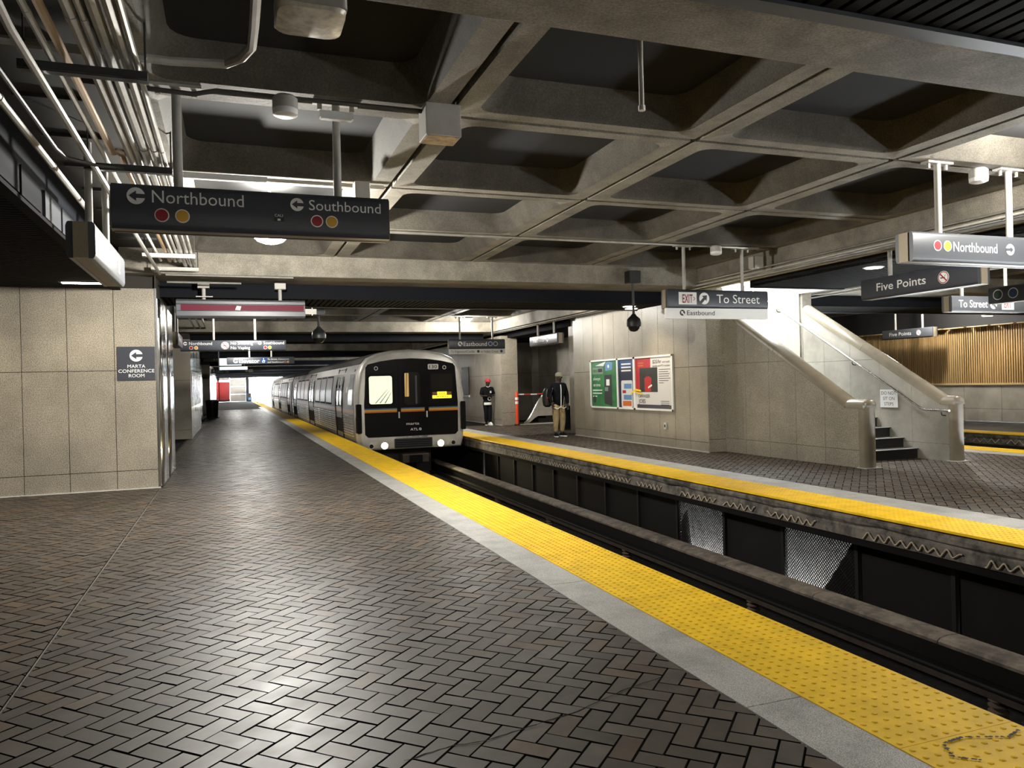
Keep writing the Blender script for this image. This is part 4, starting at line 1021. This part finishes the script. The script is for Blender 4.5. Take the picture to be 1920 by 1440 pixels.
# cab front
fb = MB(); S0 = [(-h, z) for z, h in HW]+[(h, z) for z, h in reversed(HW[:-1])]; n = len(S0); zc = 1.1
for yy, k in ((21.2, 1.0), (21.02, .992), (20.93, .965), (20.90, .93)):
    fb.v += [(XC+a*k, yy, zc+(z-zc)*k) for a, z in S0]
for r in range(3):
    for a in range(n):
        l = (a+1) % n; fb.f.append((r*n+a, r*n+l, (r+1)*n+l, (r+1)*n+a))
fb.f.append(tuple(3*n+k for k in range(n)))
fb.build('front_surround', 'train_silver', c1, smooth=True)
mp = [(-1.22, .12), (1.22, .12), (1.30, .20), (1.31, 1.0), (1.25, 2.02), (1.19, 2.10), (.85, 2.18), (.45, 2.235), (0, 2.255)]
mp = mp+[(-a, z) for a, z in reversed(mp[2:-1])]
F = Fr((XC, 20.90, 0), (1, 0, 0)); mask = F.poly(mp, 'front_mask', 'train_mask', c1, 0, .02)
LF = .02
def fw(x0, x1, z0, z1, name, m, par=c1, lift=0, th=.004, r=.05): return F.poly(rrect((x1-x0)/2, (z1-z0)/2, min(r, (x1-x0)/2.1, (z1-z0)/2.1), 4, ((x0+x1)/2-XC, (z0+z1)/2)), name, m, par, LF+lift, th)
mat('shade_glow', (.80, .82, .70), .5, var=.25, vscale=7, emit=(.92, .98, .70), es=.50)  # emission stands in for daylight reflected off the cab window
a = fw(3.46, 4.19, .97, 1.83, 'window_gasket', 'rubber', r=.08); fw(3.51, 4.14, 1.02, 1.78, 'cab_window', 'shade_glow', a, .004, r=.06)
for dx in (.0, .12, .26): F.poly([(3.66-XC+dx, 1.04), (3.69-XC+dx, 1.04), (4.02-XC+dx*.4, 1.42-dx*.3), (4.01-XC+dx*.4, 1.42-dx*.3)], 'shade_fold', 'poster_grey', a, LF+.008, .001)
a = fw(4.42, 4.95, .93, 1.92, 'end_door_gasket', 'rubber', r=.12); fw(4.46, 4.91, .97, 1.88, 'end_door_window', 'train_glass', a, .004, r=.1)
fw(4.485, 4.60, 1.20, 1.85, 'warm_interior', 'cab_warm', a, .008, .001, .02); F.poly([(4.51-XC, 1.2), (4.525-XC, 1.2), (4.56-XC, 1.85), (4.54-XC, 1.85)], 'pole', 'stripe_brown', a, LF+.009, .001); fw(4.78, 4.83, 1.0, 1.78, 'inner_pole', 'sign_grey', a, .008, .001, .01)
a = fw(5.19, 5.87, 1.05, 1.86, 'window_gasket', 'rubber', r=.08); fw(5.23, 5.83, 1.36, 1.81, 'cab_window', 'train_glass', a, .004, r=.05)
fw(5.26, 5.81, 1.225, 1.31, 'destination_sign', 'stripe_brown', a, .004, .002, .005); fw(5.40, 5.67, 1.225, 1.315, 'destination_sign', 'dest_sign', a, .006, .002, .005); fw(5.26, 5.81, 1.13, 1.215, 'destination_sign', 'dest_sign', a, .004, .002, .005)
for k in range(4): F.rect(5.46-XC+.045*k, 5.485-XC+.045*k, 1.255, 1.285, 'destination_mark', 'line_gold', a, LF+.009, .001)
for k in range(7): F.rect(5.38-XC+.05*k, 5.405-XC+.05*k, 1.155, 1.19, 'destination_mark', 'line_gold', a, LF+.007, .001)
for x0, x1 in ((3.37, 4.26), (4.37, 5.03), (5.15, 5.985)):
    for z0, z1, m in ((.865, .90, 'stripe_blue'), (.822, .865, 'stripe_gold'), (.785, .822, 'stripe_orange')): F.rect(x0-XC, x1-XC, z0, z1, 'front_stripe', m, c1, LF, .003)
for x in (4.31, 5.09): F.rect(x-XC-.018, x-XC+.018, .62, .79, 'grab_handle', 'offwhite', c1, LF, .03); F.rect(x-XC-.006, x-XC+.006, .12, 2.12, 'door_seam', 'rubber', c1, LF, .004)
p = fw(5.15, 5.45, 1.94, 2.09, 'number_plate', 'offwhite', r=.03); F.text('130', 5.30-XC, 1.968, .095, 'lettering', 'ink', p, align='C', lift=LF+.004, w=.22, bold=.01)
for x in (3.71, 5.62):
    m_ = F.ring(x-XC, 1.99, .036, .056, 'marker_ring', 'offwhite', c1, LF, .006); F.disc(x-XC, 1.99, .034, 'marker_lens', 'train_glass', c1, LF, .005)
F.text('marta', 4.51-XC, .425, .075, 'lettering', 'offwhite', c1, lift=LF, w=.36, bold=.012)
F.text('ATL', 4.62-XC, .265, .07, 'lettering', 'white', c1, lift=LF, w=.215); F.ring(4.895-XC, .30, .022, .036, 'logo_ring', 'white', c1, LF, .002); F.disc(4.895-XC, .30, .009, 'logo_dot', 'white', c1, LF, .002)
# lower apron, lights, coupler
fw(4.17, 5.23, -.20, .06, 'grille', 'black', c1, -.02, .03, .02)
for k in range(4): F.rect(4.2-XC, 5.2-XC, -.17+.055*k, -.15+.055*k, 'grille_bar', 'fascia', c1, LF+.01, .006)
F.rect(4.25-XC, 5.1-XC, .085, .105, 'apron_edge', 'steel', c1, LF, .006)
for x, on in ((3.53, 0), (3.89, 1), (5.46, 1), (5.82, 0)):
    h = thing('x', (x, 20.87, -.115), '', '') if False else None
    MB().cyl((x, 20.93, -.115), (x, 20.84, -.115), .098 if on else .08, 20).build('light_bezel', 'train_silver', c1)
    o = MB().cyl((x, 20.84, -.115), (x, 20.825, -.115), .08 if on else .055, 20).build('headlight_lens' if on else 'tail_lens', 'headlight' if on else 'train_glass', c1)
    if on:
        ld = bpy.data.lights.new('headlight_beam', 'SPOT'); ld.energy = 70; ld.color = (1, .85, .55); ld.spot_size = math.radians(110); ld.spot_blend = .8; ld.shadow_soft_size = .07
        lo = link('headlight_beam', ld, (x, 20.79, -.115), c1); lo.rotation_euler = (math.radians(-90), 0, 0)
for x0, x1, z0, z1 in ((3.16, 3.29, .24, 1.03), (6.07, 6.20, .24, 1.03)): MB().prism(rrect((x1-x0)/2, (z1-z0)/2, .03, 3, ((x0+x1)/2, (z0+z1)/2)), (0, 20.84, 0), (1, 0, 0), (0, 0, 1), (0, .25, 0)).build('corner_pad', 'rubber', c1)
B(4.36, 5.10, 20.75, 21.3, -.62, -.36).build('coupler_head', 'rail_rust', c1, bevel=.03); B(4.55, 4.90, 20.70, 20.76, -.60, -.40).build('coupler_face', 'cover_side', c1); MB().tube([(4.75, 20.74, -.6), (4.75, 20.72, -.78)], .02, 6).build('coupler_hose', 'rubber', c1)
# ================================================================== POSTERS
pf = thing('poster_frame', (9.0, 16.55, .80), 'white framed trio of posters on the beige stone wall', 'poster frame')
F = Fr((9.045, 18.60, .80), (0, -1, 0)); L_, H_ = 4.08, 1.25
for x0, x1, y0, y1 in ((0, L_, 0, .04), (0, L_, H_-.04, H_), (0, .045, 0, H_), (L_-.05, L_, 0, H_), (1.50, 1.57, 0, H_), (2.33, 2.42, 0, H_)): F.rect(x0, x1, y0, y1, 'frame_bar', 'white', pf, 0, .035)
g = F.rect(.045, 1.50, .04, H_-.04, 'poster', 'poster_green', pf, 0, .012)
F.rect(.12, .72, .88, 1.05, 'poster_headline_box', 'poster_grey', g, .012, .001); F.rect(.16, .40, .93, 1.0, 'poster_text_line', 'poster_green', g, .013, .001); F.rect(.44, .68, .93, 1.02, 'poster_text_line', 'ink', g, .013, .001)
for k, (tx, hh, ww) in enumerate((('always', .09, .40), ('on time.', .09, .42))): F.text(tx, .16, (.72, .56)[k], hh, 'lettering', 'white', g, w=ww, lift=.012)
for k in range(3): F.rect(.12, (.66, .64, .36)[k], .45-.08*k, .475-.08*k, 'poster_text_line', 'white', g, .012, .001)
F.poly([(.86, .95), (1.22, .98), (1.25, 1.16), (.98, 1.20), (.86, 1.14)], 'poster_shape', 'poster_blue', g, .012, .001); F.disc(1.03, 1.07, .045, 'poster_shape', 'white', g, .013, .001)
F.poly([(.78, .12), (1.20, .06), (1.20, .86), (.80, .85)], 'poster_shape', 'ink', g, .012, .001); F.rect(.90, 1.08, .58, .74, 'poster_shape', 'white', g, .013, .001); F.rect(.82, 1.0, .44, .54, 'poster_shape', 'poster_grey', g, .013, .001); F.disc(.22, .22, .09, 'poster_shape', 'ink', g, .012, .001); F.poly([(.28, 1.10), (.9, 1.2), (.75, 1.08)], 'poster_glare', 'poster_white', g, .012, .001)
g = F.rect(1.57, 2.33, .04, H_-.04, 'poster', 'poster_navy', pf, 0, .012); F.rect(1.57, 2.33, 1.0, H_-.04, 'poster_shape', 'line_blue', g, .012, .001)
for k in range(3): F.rect(1.72, 2.20, 1.08-.08*k, 1.115-.08*k, 'poster_text_line', 'white', g, .013, .001)
F.poly(rrect(.28, .33, .05, 3, (1.98, .37)), 'poster_phone', 'poster_white', g, .012, .001)
for x0, x1, y0, y1, m in ((1.84, 2.22, .50, .62, 'poster_blue'), (1.76, 1.94, .39, .46, 'line_red_bright'), (1.82, 2.22, .23, .35, 'poster_blue'), (1.78, 2.2, .08, .20, 'poster_orange')): F.rect(x0, x1, y0, y1, 'poster_shape', m, g, .013, .001)
g = F.rect(2.42, L_-.05, .04, H_-.04, 'poster', 'poster_white', pf, 0, .012)
F.rect(2.42, 3.12, .95, H_-.04, 'poster_shape', 'poster_red', g, .012, .001); F.rect(2.42, 2.66, .42, .95, 'poster_shape', 'poster_red', g, .012, .001)
p = F.rect(2.62, 3.42, .42, .98, 'poster_photo', 'poster_dark', g, .013, .001); F.poly([(2.85, .43), (3.12, .43), (3.16, .74), (3.05, .78), (2.95, .78), (2.84, .74)], 'poster_shape', 'poster_red', p, .014, .001); F.disc(3.0, .83, .05, 'poster_shape', 'ink', p, .014, .001); F.poly([(3.0, .5), (3.18, .56), (3.17, .60), (3.0, .54)], 'poster_shape', 'white', p, .015, .001)
F.text('$25/hr', 3.22, 1.07, .08, 'lettering', 'ink', g, w=.38, lift=.012, bold=.01); F.text('with health', 3.63, 1.07, .05, 'lettering', 'ink', g, w=.32, lift=.012); F.text('benefits and PTO included', 3.22, .99, .045, 'lettering', 'ink', g, w=.72, lift=.012)
for k in range(7): F.rect(3.48, 3.48+(.48, .40, .45, .42, .48, .40, .2)[k], .92-.05*k, .933-.05*k, 'poster_text_line', 'ink', g, .012, .001)
F.text('CANVASSER', 2.55, .29, .075, 'lettering', 'ink', g, w=.52, lift=.012, bold=.012); F.text('JOBS', 2.55, .16, .095, 'lettering', 'ink', g, w=.32, lift=.012, bold=.012)
for k in range(2): F.rect(2.55, 2.80, 1.08-.06*k, 1.11-.06*k, 'poster_text_line', 'poster_orange', g, .013, .001)
for k in range(3): F.rect(3.55, 3.9, .21-.04*k, .222-.04*k, 'poster_text_line', 'ink', g, .012, .001)
F.rect(2.48, 3.98, .045, .13, 'poster_shape', 'poster_navy', g, .013, .001)
for q_ in ([(2.2, .36), (2.42, .44), (2.42, .49), (2.22, .41)], [(2.42, .50), (2.7, .47), (2.72, .43), (2.44, .45)], [(2.42, .44), (2.8, .38), (2.7, .36), (2.44, .40)]): F.poly(q_, 'yellow_tape', 'tape_yellow', pf, .036, .002)
t = thing('wall_tap', (9.0, 14.9, .42), 'small white wall outlet below the posters', 'outlet'); B(9.02, 9.045, 14.84, 14.94, .40, .54).build('plate', 'offwhite', t); B(9.012, 9.022, 14.87, 14.91, .44, .50).build('socket', 'ink', t)
# ================================================================== ESCALATOR RECESS
es = thing('escalator', (10.4, 26.6, 0), 'escalator with curved balustrade and black handrail in the stone recess', 'escalator')
def ease(x): x = max(0, min(1, x)); return x*x*(3-2*x)
top = [(10.0+.08*k, .02+1.0*ease(k*.08/.85)) for k in range(0, 13)]+[(11.6, 1.06)]
bot = [(11.6, .30), (11.0, .28)]+[(10.95-.08*k, .02+.26*ease((10.95-.08*k-10.1)/.5)) for k in range(0, 11)]
MB().prism(top+bot, (0, 26.2, 0), (1, 0, 0), (0, 0, 1), (0, .14, 0)).build('balustrade', 'terrazzo_grey', es)
MB().tube([(a, 26.27, z+.02) for a, z in top], .045, 8).build('handrail', 'steel', es, smooth=True)
B(10.0, 11.6, 26.34, 27.3, 0, .03).build('comb_plate', 'steel', es)
for k in range(5): B(10.35+.28*k, 10.63+.28*k, 26.34, 27.25, .03, .05+.13*k).build('step', 'stair_riser', es)
MB().prism(rrect(.22, .48, .21, 6, (9.85, .48)), (0, 27.3, 0), (1, 0, 0), (0, 0, 1), (0, .05, 0)).build('newel_panel', 'plastic_black', es)
pts = [(9.85+.23*math.cos(a), 27.32, .48+.27*(1 if math.sin(a) > 0 else -1)+.23*math.sin(a)) for a in [2*PI*k/24 for k in range(25)]]
MB().tube(pts, .035, 8).build('newel_handrail', 'rubber', es, smooth=True)
F = Fr((9.70, 27.29, .35), (1, 0, 0)); F.rect(.08, .26, .25, .42, 'warning_label', 'white', es); F.rect(.06, .22, .42, .50, 'warning_label', 'tape_yellow', es); F.rect(.10, .18, .05, .15, 'warning_label', 'offwhite', es)
B(9.7, 11.6, 25.85, 26.15, 0, .02).build('floor_plate', 'offwhite', es)
bo = thing('barrier_post', (9.55, 25.7, 0), 'orange barrier post with white reflective bands beside the escalator', 'barrier')
MB().lathe([(.10, 0), (.10, .03), (.075, .05)], (9.55, 25.7, 0), 16).build('base', 'black', bo); MB().lathe([(.06, .04), (.055, 1.12), (.035, 1.18), (.03, 1.2)], (9.55, 25.7, 0), 16).build('post', 'barrier_orange', bo, smooth=True)
for z in (.76, .90): MB().cyl((9.55, 25.7, z), (9.55, 25.7, z+.09), .0605, 16).build('reflective_band', 'white', bo)
tp = thing('barrier_tape', (10.25, 25.75, 1.08), 'red and white striped tape stretched across the escalator', 'tape')
for k in range(6): B(9.60+.25*k, 9.85+.25*k, 25.745, 25.752, 1.075-.004*(k % 3), 1.115-.004*(k % 3)).build('tape_segment', 'white' if k % 2 == 0 else 'tape_red', tp)
cb = thing('utility_cabinet', (9.85, 22.2, 0), 'low dark cabinet at the end of the poster wall', 'cabinet')
B(9.62, 10.30, 22.1, 22.5, .05, .74).build('body', 'fascia', cb, bevel=.01); B(9.60, 10.32, 22.08, 22.52, .74, .77).build('top', 'steel', cb); B(9.66, 10.26, 22.12, 22.48, 0, .05).build('plinth', 'black', cb)
B(9.66, 9.95, 22.085, 22.1, .10, .70).build('door', 'fascia', cb); B(9.97, 10.26, 22.085, 22.1, .10, .70).build('door', 'fascia', cb)
up = thing('upper_stair', (10.0, 31, 1.9), 'dark flight of stairs seen past the pillar beside the escalator', 'staircase')
for k in range(7): B(9.75, 10.05, 30.5-.28*k, 30.78-.28*k, 1.95+.17*k, 1.99+.17*k).build('tread', 'offwhite', up); B(9.75, 10.05, 30.76-.28*k, 30.78-.28*k, 1.82+.17*k, 1.95+.17*k).build('riser', 'stair_riser', up)
fp = thing('wall_sign', (9.95, 28.97, 1.35), 'small pale notice on the wall behind the barrier post', 'sign'); F = Fr((9.76, 28.96, 1.32), (1, 0, 0)); F.rect(0, .24, 0, .30, 'plate', 'offwhite', fp, 0, .01)
for k in range(4): F.rect(.04, .20, .06+.06*k, .075+.06*k, 'text_line', 'ink', fp, .01, .001)
# ================================================================== BIN and small boxes on the left
tb = thing('waste_bin', (-.97, 45, 0), 'black waste bin standing against the left wall', 'bin')
MB().lathe([(.27, .03), (.29, .1), (.33, .82), (.34, .86)], (-.97, 45, 0), 20).build('body', 'plastic_black', tb, smooth=True); MB().lathe([(.36, .86), (.36, .93), (.30, .98), (.16, 1.0)], (-.97, 45, 0), 20).build('lid', 'plastic_black', tb, smooth=True); MB().lathe([(.36, 0), (.36, .04)], (-.97, 45, 0), 20).build('base', 'black', tb)
tp2 = thing('payphone_box', (2.1, 104.5, 0), 'dark box with a blue sticker on the far pier', 'box'); B(1.95, 2.5, 104.2, 105.7, 0, .55).build('lower_box', 'black', tp2); B(1.95, 2.45, 104.2, 105.7, .55, 1.05).build('upper_box', 'rail_rust', tp2); B(2.1, 2.4, 104.17, 104.2, .15, .5).build('sticker', 'poster_blue', tp2)
# ================================================================== PEOPLE
def skin(name, nodes, edges, m, parent=None, org=(0, 0, 0), sub=2, root=0):
    """nodes: name -> (x, y, z, rx[, ry]); grown with a skin modifier"""
    ks = list(nodes); me = bpy.data.meshes.new(name)
    me.from_pydata([tuple(Vector(nodes[k][:3])) for k in ks], [(ks.index(a), ks.index(c)) for a, c in edges], [])
    me.materials.append(MATS[m]); o = link(name, me, org, parent)
    md = o.modifiers.new('skin', 'SKIN'); md.use_smooth_shade = True
    me.skin_vertices or None
    if not me.skin_vertices:
        lay = None
    for k, v in zip(ks, me.skin_vertices[0].data): n_ = nodes[k]; v.radius = (n_[3], n_[4] if len(n_) > 4 else n_[3]); v.use_root = (k == ks[root])
    sb = o.modifiers.new('sub', 'SUBSURF'); sb.levels = sub; sb.render_levels = sub
    return o
def chain(names): return list(zip(names, names[1:]))
def hand(N, E, w_, d, side, pre):
    """five finger chains rooted in a palm below wrist w_ going along d"""
    w_ = Vector(w_); d = Vector(d).normalized(); s = Vector((side, 0, 0)); s = (s-d*s.dot(d)).normalized(); p = w_+d*.055
    N[pre+'palm'] = (*p, .030, .018); E.append((pre+'wrist', pre+'palm'))
    for k, (off, ln) in enumerate(((-.024, .072), (-.008, .082), (.008, .078), (.024, .062))):
        a = p+d*.035+s*off; c = a+d*ln*.55; e = c+(d*.8+Vector((0, -.5, 0))).normalized()*ln*.45
        for q_, v in enumerate((a, c, e)): N[pre+'f%d%d' % (k, q_)] = (*v, (.010, .009, .008)[q_])
        E += [(pre+'palm', pre+'f%d0' % k), (pre+'f%d0' % k, pre+'f%d1' % k), (pre+'f%d1' % k, pre+'f%d2' % k)]
    a = p-s*.032*1; c = a-s*.016+d*.03; N[pre+'t0'] = (*a, .012); N[pre+'t1'] = (*c, .010); N[pre+'t2'] = (*(c+d*.026), .009); E += [(pre+'palm', pre+'t0'), (pre+'t0', pre+'t1'), (pre+'t1', pre+'t2')]
def person(org, label, J, top_m, leg_m, cap_m, hem=None, long_sleeve=True, shoe='black', cap_side=1):
    N = {}; E = []
    for k in ('pelvis', 'belly', 'chest', 'neck', 'jaw', 'skull', 'crown'): N[k] = J[k]
    for k in ('pelvis', 'belly', 'chest'): n_ = J[k]; N[k] = (*n_[:3], n_[3]*.72, n_[4]*.72)
    E += chain(['pelvis', 'belly', 'chest', 'neck', 'jaw', 'skull', 'crown'])
    jw = J['jaw']; N['nose'] = (jw[0]+J['look'][0]*.095, jw[1]-.10, jw[2]+.055, .014); E.append(('jaw', 'nose'))
    for sd in ('l', 'r'):
        for k in ('shoulder', 'elbow', 'wrist'): N[sd+k] = (*J[sd+k][:3], J[sd+k][3]*(.8 if k == 'shoulder' or (long_sleeve and k == 'elbow') else .95))
        E += [('chest', sd+'shoulder')]+chain([sd+'shoulder', sd+'elbow', sd+'wrist'])
        hand(N, E, J[sd+'wrist'][:3], J[sd+'hand'], 1 if sd == 'l' else -1, sd)
        for k in ('hip', 'knee', 'ankle', 'toe'): N[sd+k] = (*J[sd+k][:3], J[sd+k][3]*.8)
        E += [('pelvis', sd+'hip')]+chain([sd+'hip', sd+'knee', sd+'ankle', sd+'toe'])
    b = skin('person', N, E, 'skin', None, org); tag(b, label, 'person')
    def grow(n, g): return (*n[:3], n[3]+g, (n[4] if len(n) > 4 else n[3])+g)
    # top
    T = {k: grow(J[k], .045) for k in ('belly', 'chest')}; T['hemn'] = (J['pelvis'][0], J['pelvis'][1], J['hem'], J['pelvis'][3]+.055, J['pelvis'][4]+.045); T['collar'] = (J['neck'][0], J['neck'][1], J['neck'][2]-.02, .072)
    te = chain(['hemn', 'belly', 'chest', 'collar'])
    for sd in ('l', 'r'):
        a, c, e = J[sd+'shoulder'], J[sd+'elbow'], J[sd+'wrist']
        T[sd+'s'] = grow(a, .020); te.append(('chest', sd+'s'))
        if long_sleeve: T[sd+'e'] = grow(c, .02); T[sd+'w'] = (*e[:3], .045); te += [(sd+'s', sd+'e'), (sd+'e', sd+'w')]
        else:
            p = tuple(a[k]+(c[k]-a[k])*.92 for k in range(3)); T[sd+'e'] = (*p, .075); te.append((sd+'s', sd+'e'))
    skin('jacket' if long_sleeve else 't_shirt', T, te, top_m, b, org, 2, 1)
    # trousers
    T = {'waist': (J['pelvis'][0], J['pelvis'][1], J['pelvis'][2]+.06, J['pelvis'][3]+.005, J['pelvis'][4]+.005), 'pelvis': grow(J['pelvis'], .01)}; te = [('waist', 'pelvis')]
    for sd in ('l', 'r'):
        T[sd+'h'] = grow(J[sd+'hip'], .014); T[sd+'k'] = grow(J[sd+'knee'], .022); n = J[sd+'ankle']; T[sd+'a'] = (n[0], n[1], n[2]+.02, .062, .066); te += [('pelvis', sd+'h'), (sd+'h', sd+'k'), (sd+'k', sd+'a')]
    skin('trousers', T, te, leg_m, b, org, 2, 1)
    for sd in ('l', 'r'):
        a, t = Vector(J[sd+'ankle'][:3]), Vector(J[sd+'toe'][:3]); d = (t-a); d.z = 0; d.normalize(); s_ = Vector((-d.y, d.x, 0))
        def sole(z0, z1, g): return [tuple(Vector(org)+Vector((a.x, a.y, 0))+d*x+s_*y) for x, y in ((-.08-g, -.03-g), (-.08-g, .03+g), (.0, .04+g), (.12, .048+g), (.17+g, .03), (.185+g, 0), (.17+g, -.03), (.12, -.048-g), (0, -.04-g))]
        zb = J[sd+'toe'][2]-.035
        so = sole(0, 0, .004); mb = MB(); n = len(so); i = 0
        mb.v = [(p[0], p[1], org[2]+zb) for p in so]+[(p[0], p[1], org[2]+zb+.028) for p in so]
        mb.f = [tuple(n-1-k for k in range(n)), tuple(n+k for k in range(n))]+[(k, (k+1) % n, n+(k+1) % n, n+k) for k in range(n)]
        sh = MB(); cen = Vector(org)+Vector((a.x, a.y, 0)); up_ = sole(0, 0, 0)
        sh.v = [(p[0], p[1], org[2]+zb+.028) for p in up_]+[(cen.x+(p[0]-cen.x)*.8, cen.y+(p[1]-cen.y)*.75, org[2]+zb+.075) for p in up_]+[(cen.x+(p[0]-cen.x)*.45, cen.y+(p[1]-cen.y)*.4, org[2]+zb+.115) for p in up_]
        sh.f = [tuple(n-1-k for k in range(n)), tuple(2*n+k for k in range(n))]+[(r*n+k, r*n+(k+1) % n, (r+1)*n+(k+1) % n, (r+1)*n+k) for r in (0, 1) for k in range(n)]
        o = sh.build('shoe', shoe if sd == 'l' or shoe == 'jacket' else 'jacket', b, smooth=True); mb.build('sole', 'white', o)
    # cap
    sk = Vector(J['skull'][:3])+Vector(org); lx = J['look'][0]
    cp = MB().lathe([(.098, .0), (.104, .02), (.102, .05), (.085, .085), (.05, .108), (.012, .115)], (sk.x, sk.y+.005, sk.z+.0), 18).build('cap', cap_m, b, smooth=True)
    br = [(-.075, 0), (-.07, .05), (-.04, .09), (0, .10), (.04, .09), (.07, .05), (.075, 0)]; d = Vector((lx, -1, 0)).normalized(); s_ = Vector((d.y*-1, d.x, 0))
    MB().prism(br, (sk.x+d.x*.07, sk.y+d.y*.07, sk.z+.004), s_, d+Vector((0, 0, -.15)), (0, 0, .010)).build('cap_brim', cap_m, cp)
    for e in (-.033, .033):
        ex = Vector((sk.x, sk.y, sk.z-.035))+d*.088+s_*e; MB().lathe([(.004, -.008), (.011, 0), (.004, .008)], ex, 8).build('eye', 'offwhite', b)
        ea = Vector((sk.x, sk.y, sk.z-.05))+s_*(e/.033*.083); MB().lathe([(.006, -.03), (.014, 0), (.016, .02), (.006, .03)], ea, 8).build('ear', 'skin', b)
    mo = Vector((sk.x, sk.y, sk.z-.115))+d*.082; MB().lathe([(.004, -.005), (.018, 0), (.004, .005)], mo, 8).build('mouth', 'skin', b)
    return b
# man with bag
O = (8.44, 19.45, 0)
JM = dict(pelvis=(0, 0, .93, .145, .105), belly=(0, 0, 1.10, .14, .11), chest=(0.005, 0, 1.34, .165, .12), neck=(.02, -.01, 1.50, .06), jaw=(.03, -.03, 1.585, .070, .078), skull=(.03, -.02, 1.655, .082, .09), crown=(.03, -.01, 1.71, .065, .07), look=(.35, -1),
          lshoulder=(.19, 0, 1.40, .068), lelbow=(.265, .02, 1.13, .052), lwrist=(.26, -.05, .89, .035), lhand=(-.05, -.15, -1), rshoulder=(-.18, 0, 1.40, .068), relbow=(-.27, .03, 1.14, .052), rwrist=(-.22, -.08, .92, .035), rhand=(.1, -.3, -1),
          lhip=(.09, 0, .84, .098, .10), lknee=(.115, -.02, .48, .068), lankle=(.11, .03, .09, .048), ltoe=(.16, -.12, .04, .034), rhip=(-.09, 0, .84, .098, .10), rknee=(-.10, -.05, .48, .068), rankle=(-.12, -.05, .09, .048), rtoe=(-.14, -.20, .04, .034), hem=.80)
man = person(O, 'person in a dark zipped jacket with white piping, khaki trousers and cap', JM, 'jacket', 'khaki', 'cap_tan', shoe='jacket')
MB().tube([(O[0]+.01, O[1]-.165, 1.43), (O[0]+.01, O[1]-.19, 1.30), (O[0]+.005, O[1]-.195, 1.1), (O[0], O[1]-.19, .80)], .013, 6).build('zip_piping', 'white', man)
MB().tube([(O[0]-.19, O[1]-.09, .81), (O[0]-.09, O[1]-.165, .775), (O[0], O[1]-.19, .83), (O[0]+.09, O[1]-.165, .775), (O[0]+.19, O[1]-.09, .81)], .012, 6).build('hem_piping', 'white', man)
bagt = thing('shoulder_bag', (O[0]-.28, O[1]+.1, .80), 'dark duffel bag slung at the side of the man in the zipped jacket', 'bag')
MB().lathe([(.06, 0), (.12, .05), (.14, .2), (.13, .38), (.08, .5), (.03, .53)], (O[0]-.27, O[1]+.13, .82), 14).build('body', 'black', bagt, smooth=True); MB().tube([(O[0]-.27, O[1]+.12, 1.30), (O[0]-.22, O[1]+.06, 1.46), (O[0]-.14, O[1]-.02, 1.47), (O[0]-.20, O[1]-.10, 1.30), (O[0]-.28, O[1]+.0, 1.0)], .016, 6).build('strap', 'black', bagt); B(O[0]-.335, O[0]-.30, O[1]-.02, O[1]+.0, 1.05, 1.09).build('tag', 'line_red_bright', bagt)
# person in the red cap
O = (8.74, 26.6, 0)
JR = dict(pelvis=(0, 0, .88, .13, .10), belly=(0, 0, 1.05, .135, .11), chest=(0, 0, 1.27, .155, .12), neck=(.02, -.01, 1.42, .055), jaw=(.03, -.03, 1.50, .066, .075), skull=(.03, -.02, 1.57, .078, .086), crown=(.03, -.01, 1.62, .06, .066), look=(.3, -1),
          lshoulder=(.19, 0, 1.31, .066), lelbow=(.24, -.04, 1.08, .045), lwrist=(.07, -.22, 1.08, .03), lhand=(-1, -.2, .1), rshoulder=(-.18, 0, 1.31, .066), relbow=(-.24, -.03, 1.07, .045), rwrist=(-.06, -.22, 1.06, .03), rhand=(1, -.2, .15),
          lhip=(.08, 0, .80, .092, .095), lknee=(.075, -.05, .46, .062), lankle=(.05, -.10, .085, .045), ltoe=(.08, -.24, .035, .032), rhip=(-.08, 0, .80, .092, .095), rknee=(-.05, .0, .46, .062), rankle=(-.04, .05, .085, .045), rtoe=(-.08, -.09, .035, .032), hem=.84)
red = person(O, 'person in a red cap, black T-shirt and black trousers walking on the island platform', JR, 'jacket', 'denim_black', 'cap_red', long_sleeve=False, shoe='white')
MB().lathe([(.155, 0), (.158, .05), (.15, .09)], (O[0], O[1], .735), 16).build('undershirt_hem', 'white', red); F = Fr((O[0]-.02, O[1]-.17, .88), (1, 0, 0)); F.ring(.05, .08, .045, .07, 'shirt_print', 'offwhite', red, 0, .004); F.rect(.07, .13, .28, .36, 'shirt_print', 'offwhite', red, -.005, .004)
MB().tube([(O[0]-.05, O[1]-.07, 1.41), (O[0]+.01, O[1]-.10, 1.375), (O[0]+.09, O[1]-.07, 1.41)], .009, 6).build('neckline', 'white', red)
ph = thing('mobile_phone', (O[0]+.01, O[1]-.30, 1.05), 'small dark phone held by the person in the red cap', 'phone'); B(O[0]-.03, O[0]+.045, O[1]-.31, O[1]-.30, 1.04, 1.17).build('body', 'plastic_black', ph); B(O[0]-.026, O[0]+.041, O[1]-.30, O[1]-.299, 1.045, 1.165).build('screen', 'train_glass', ph)
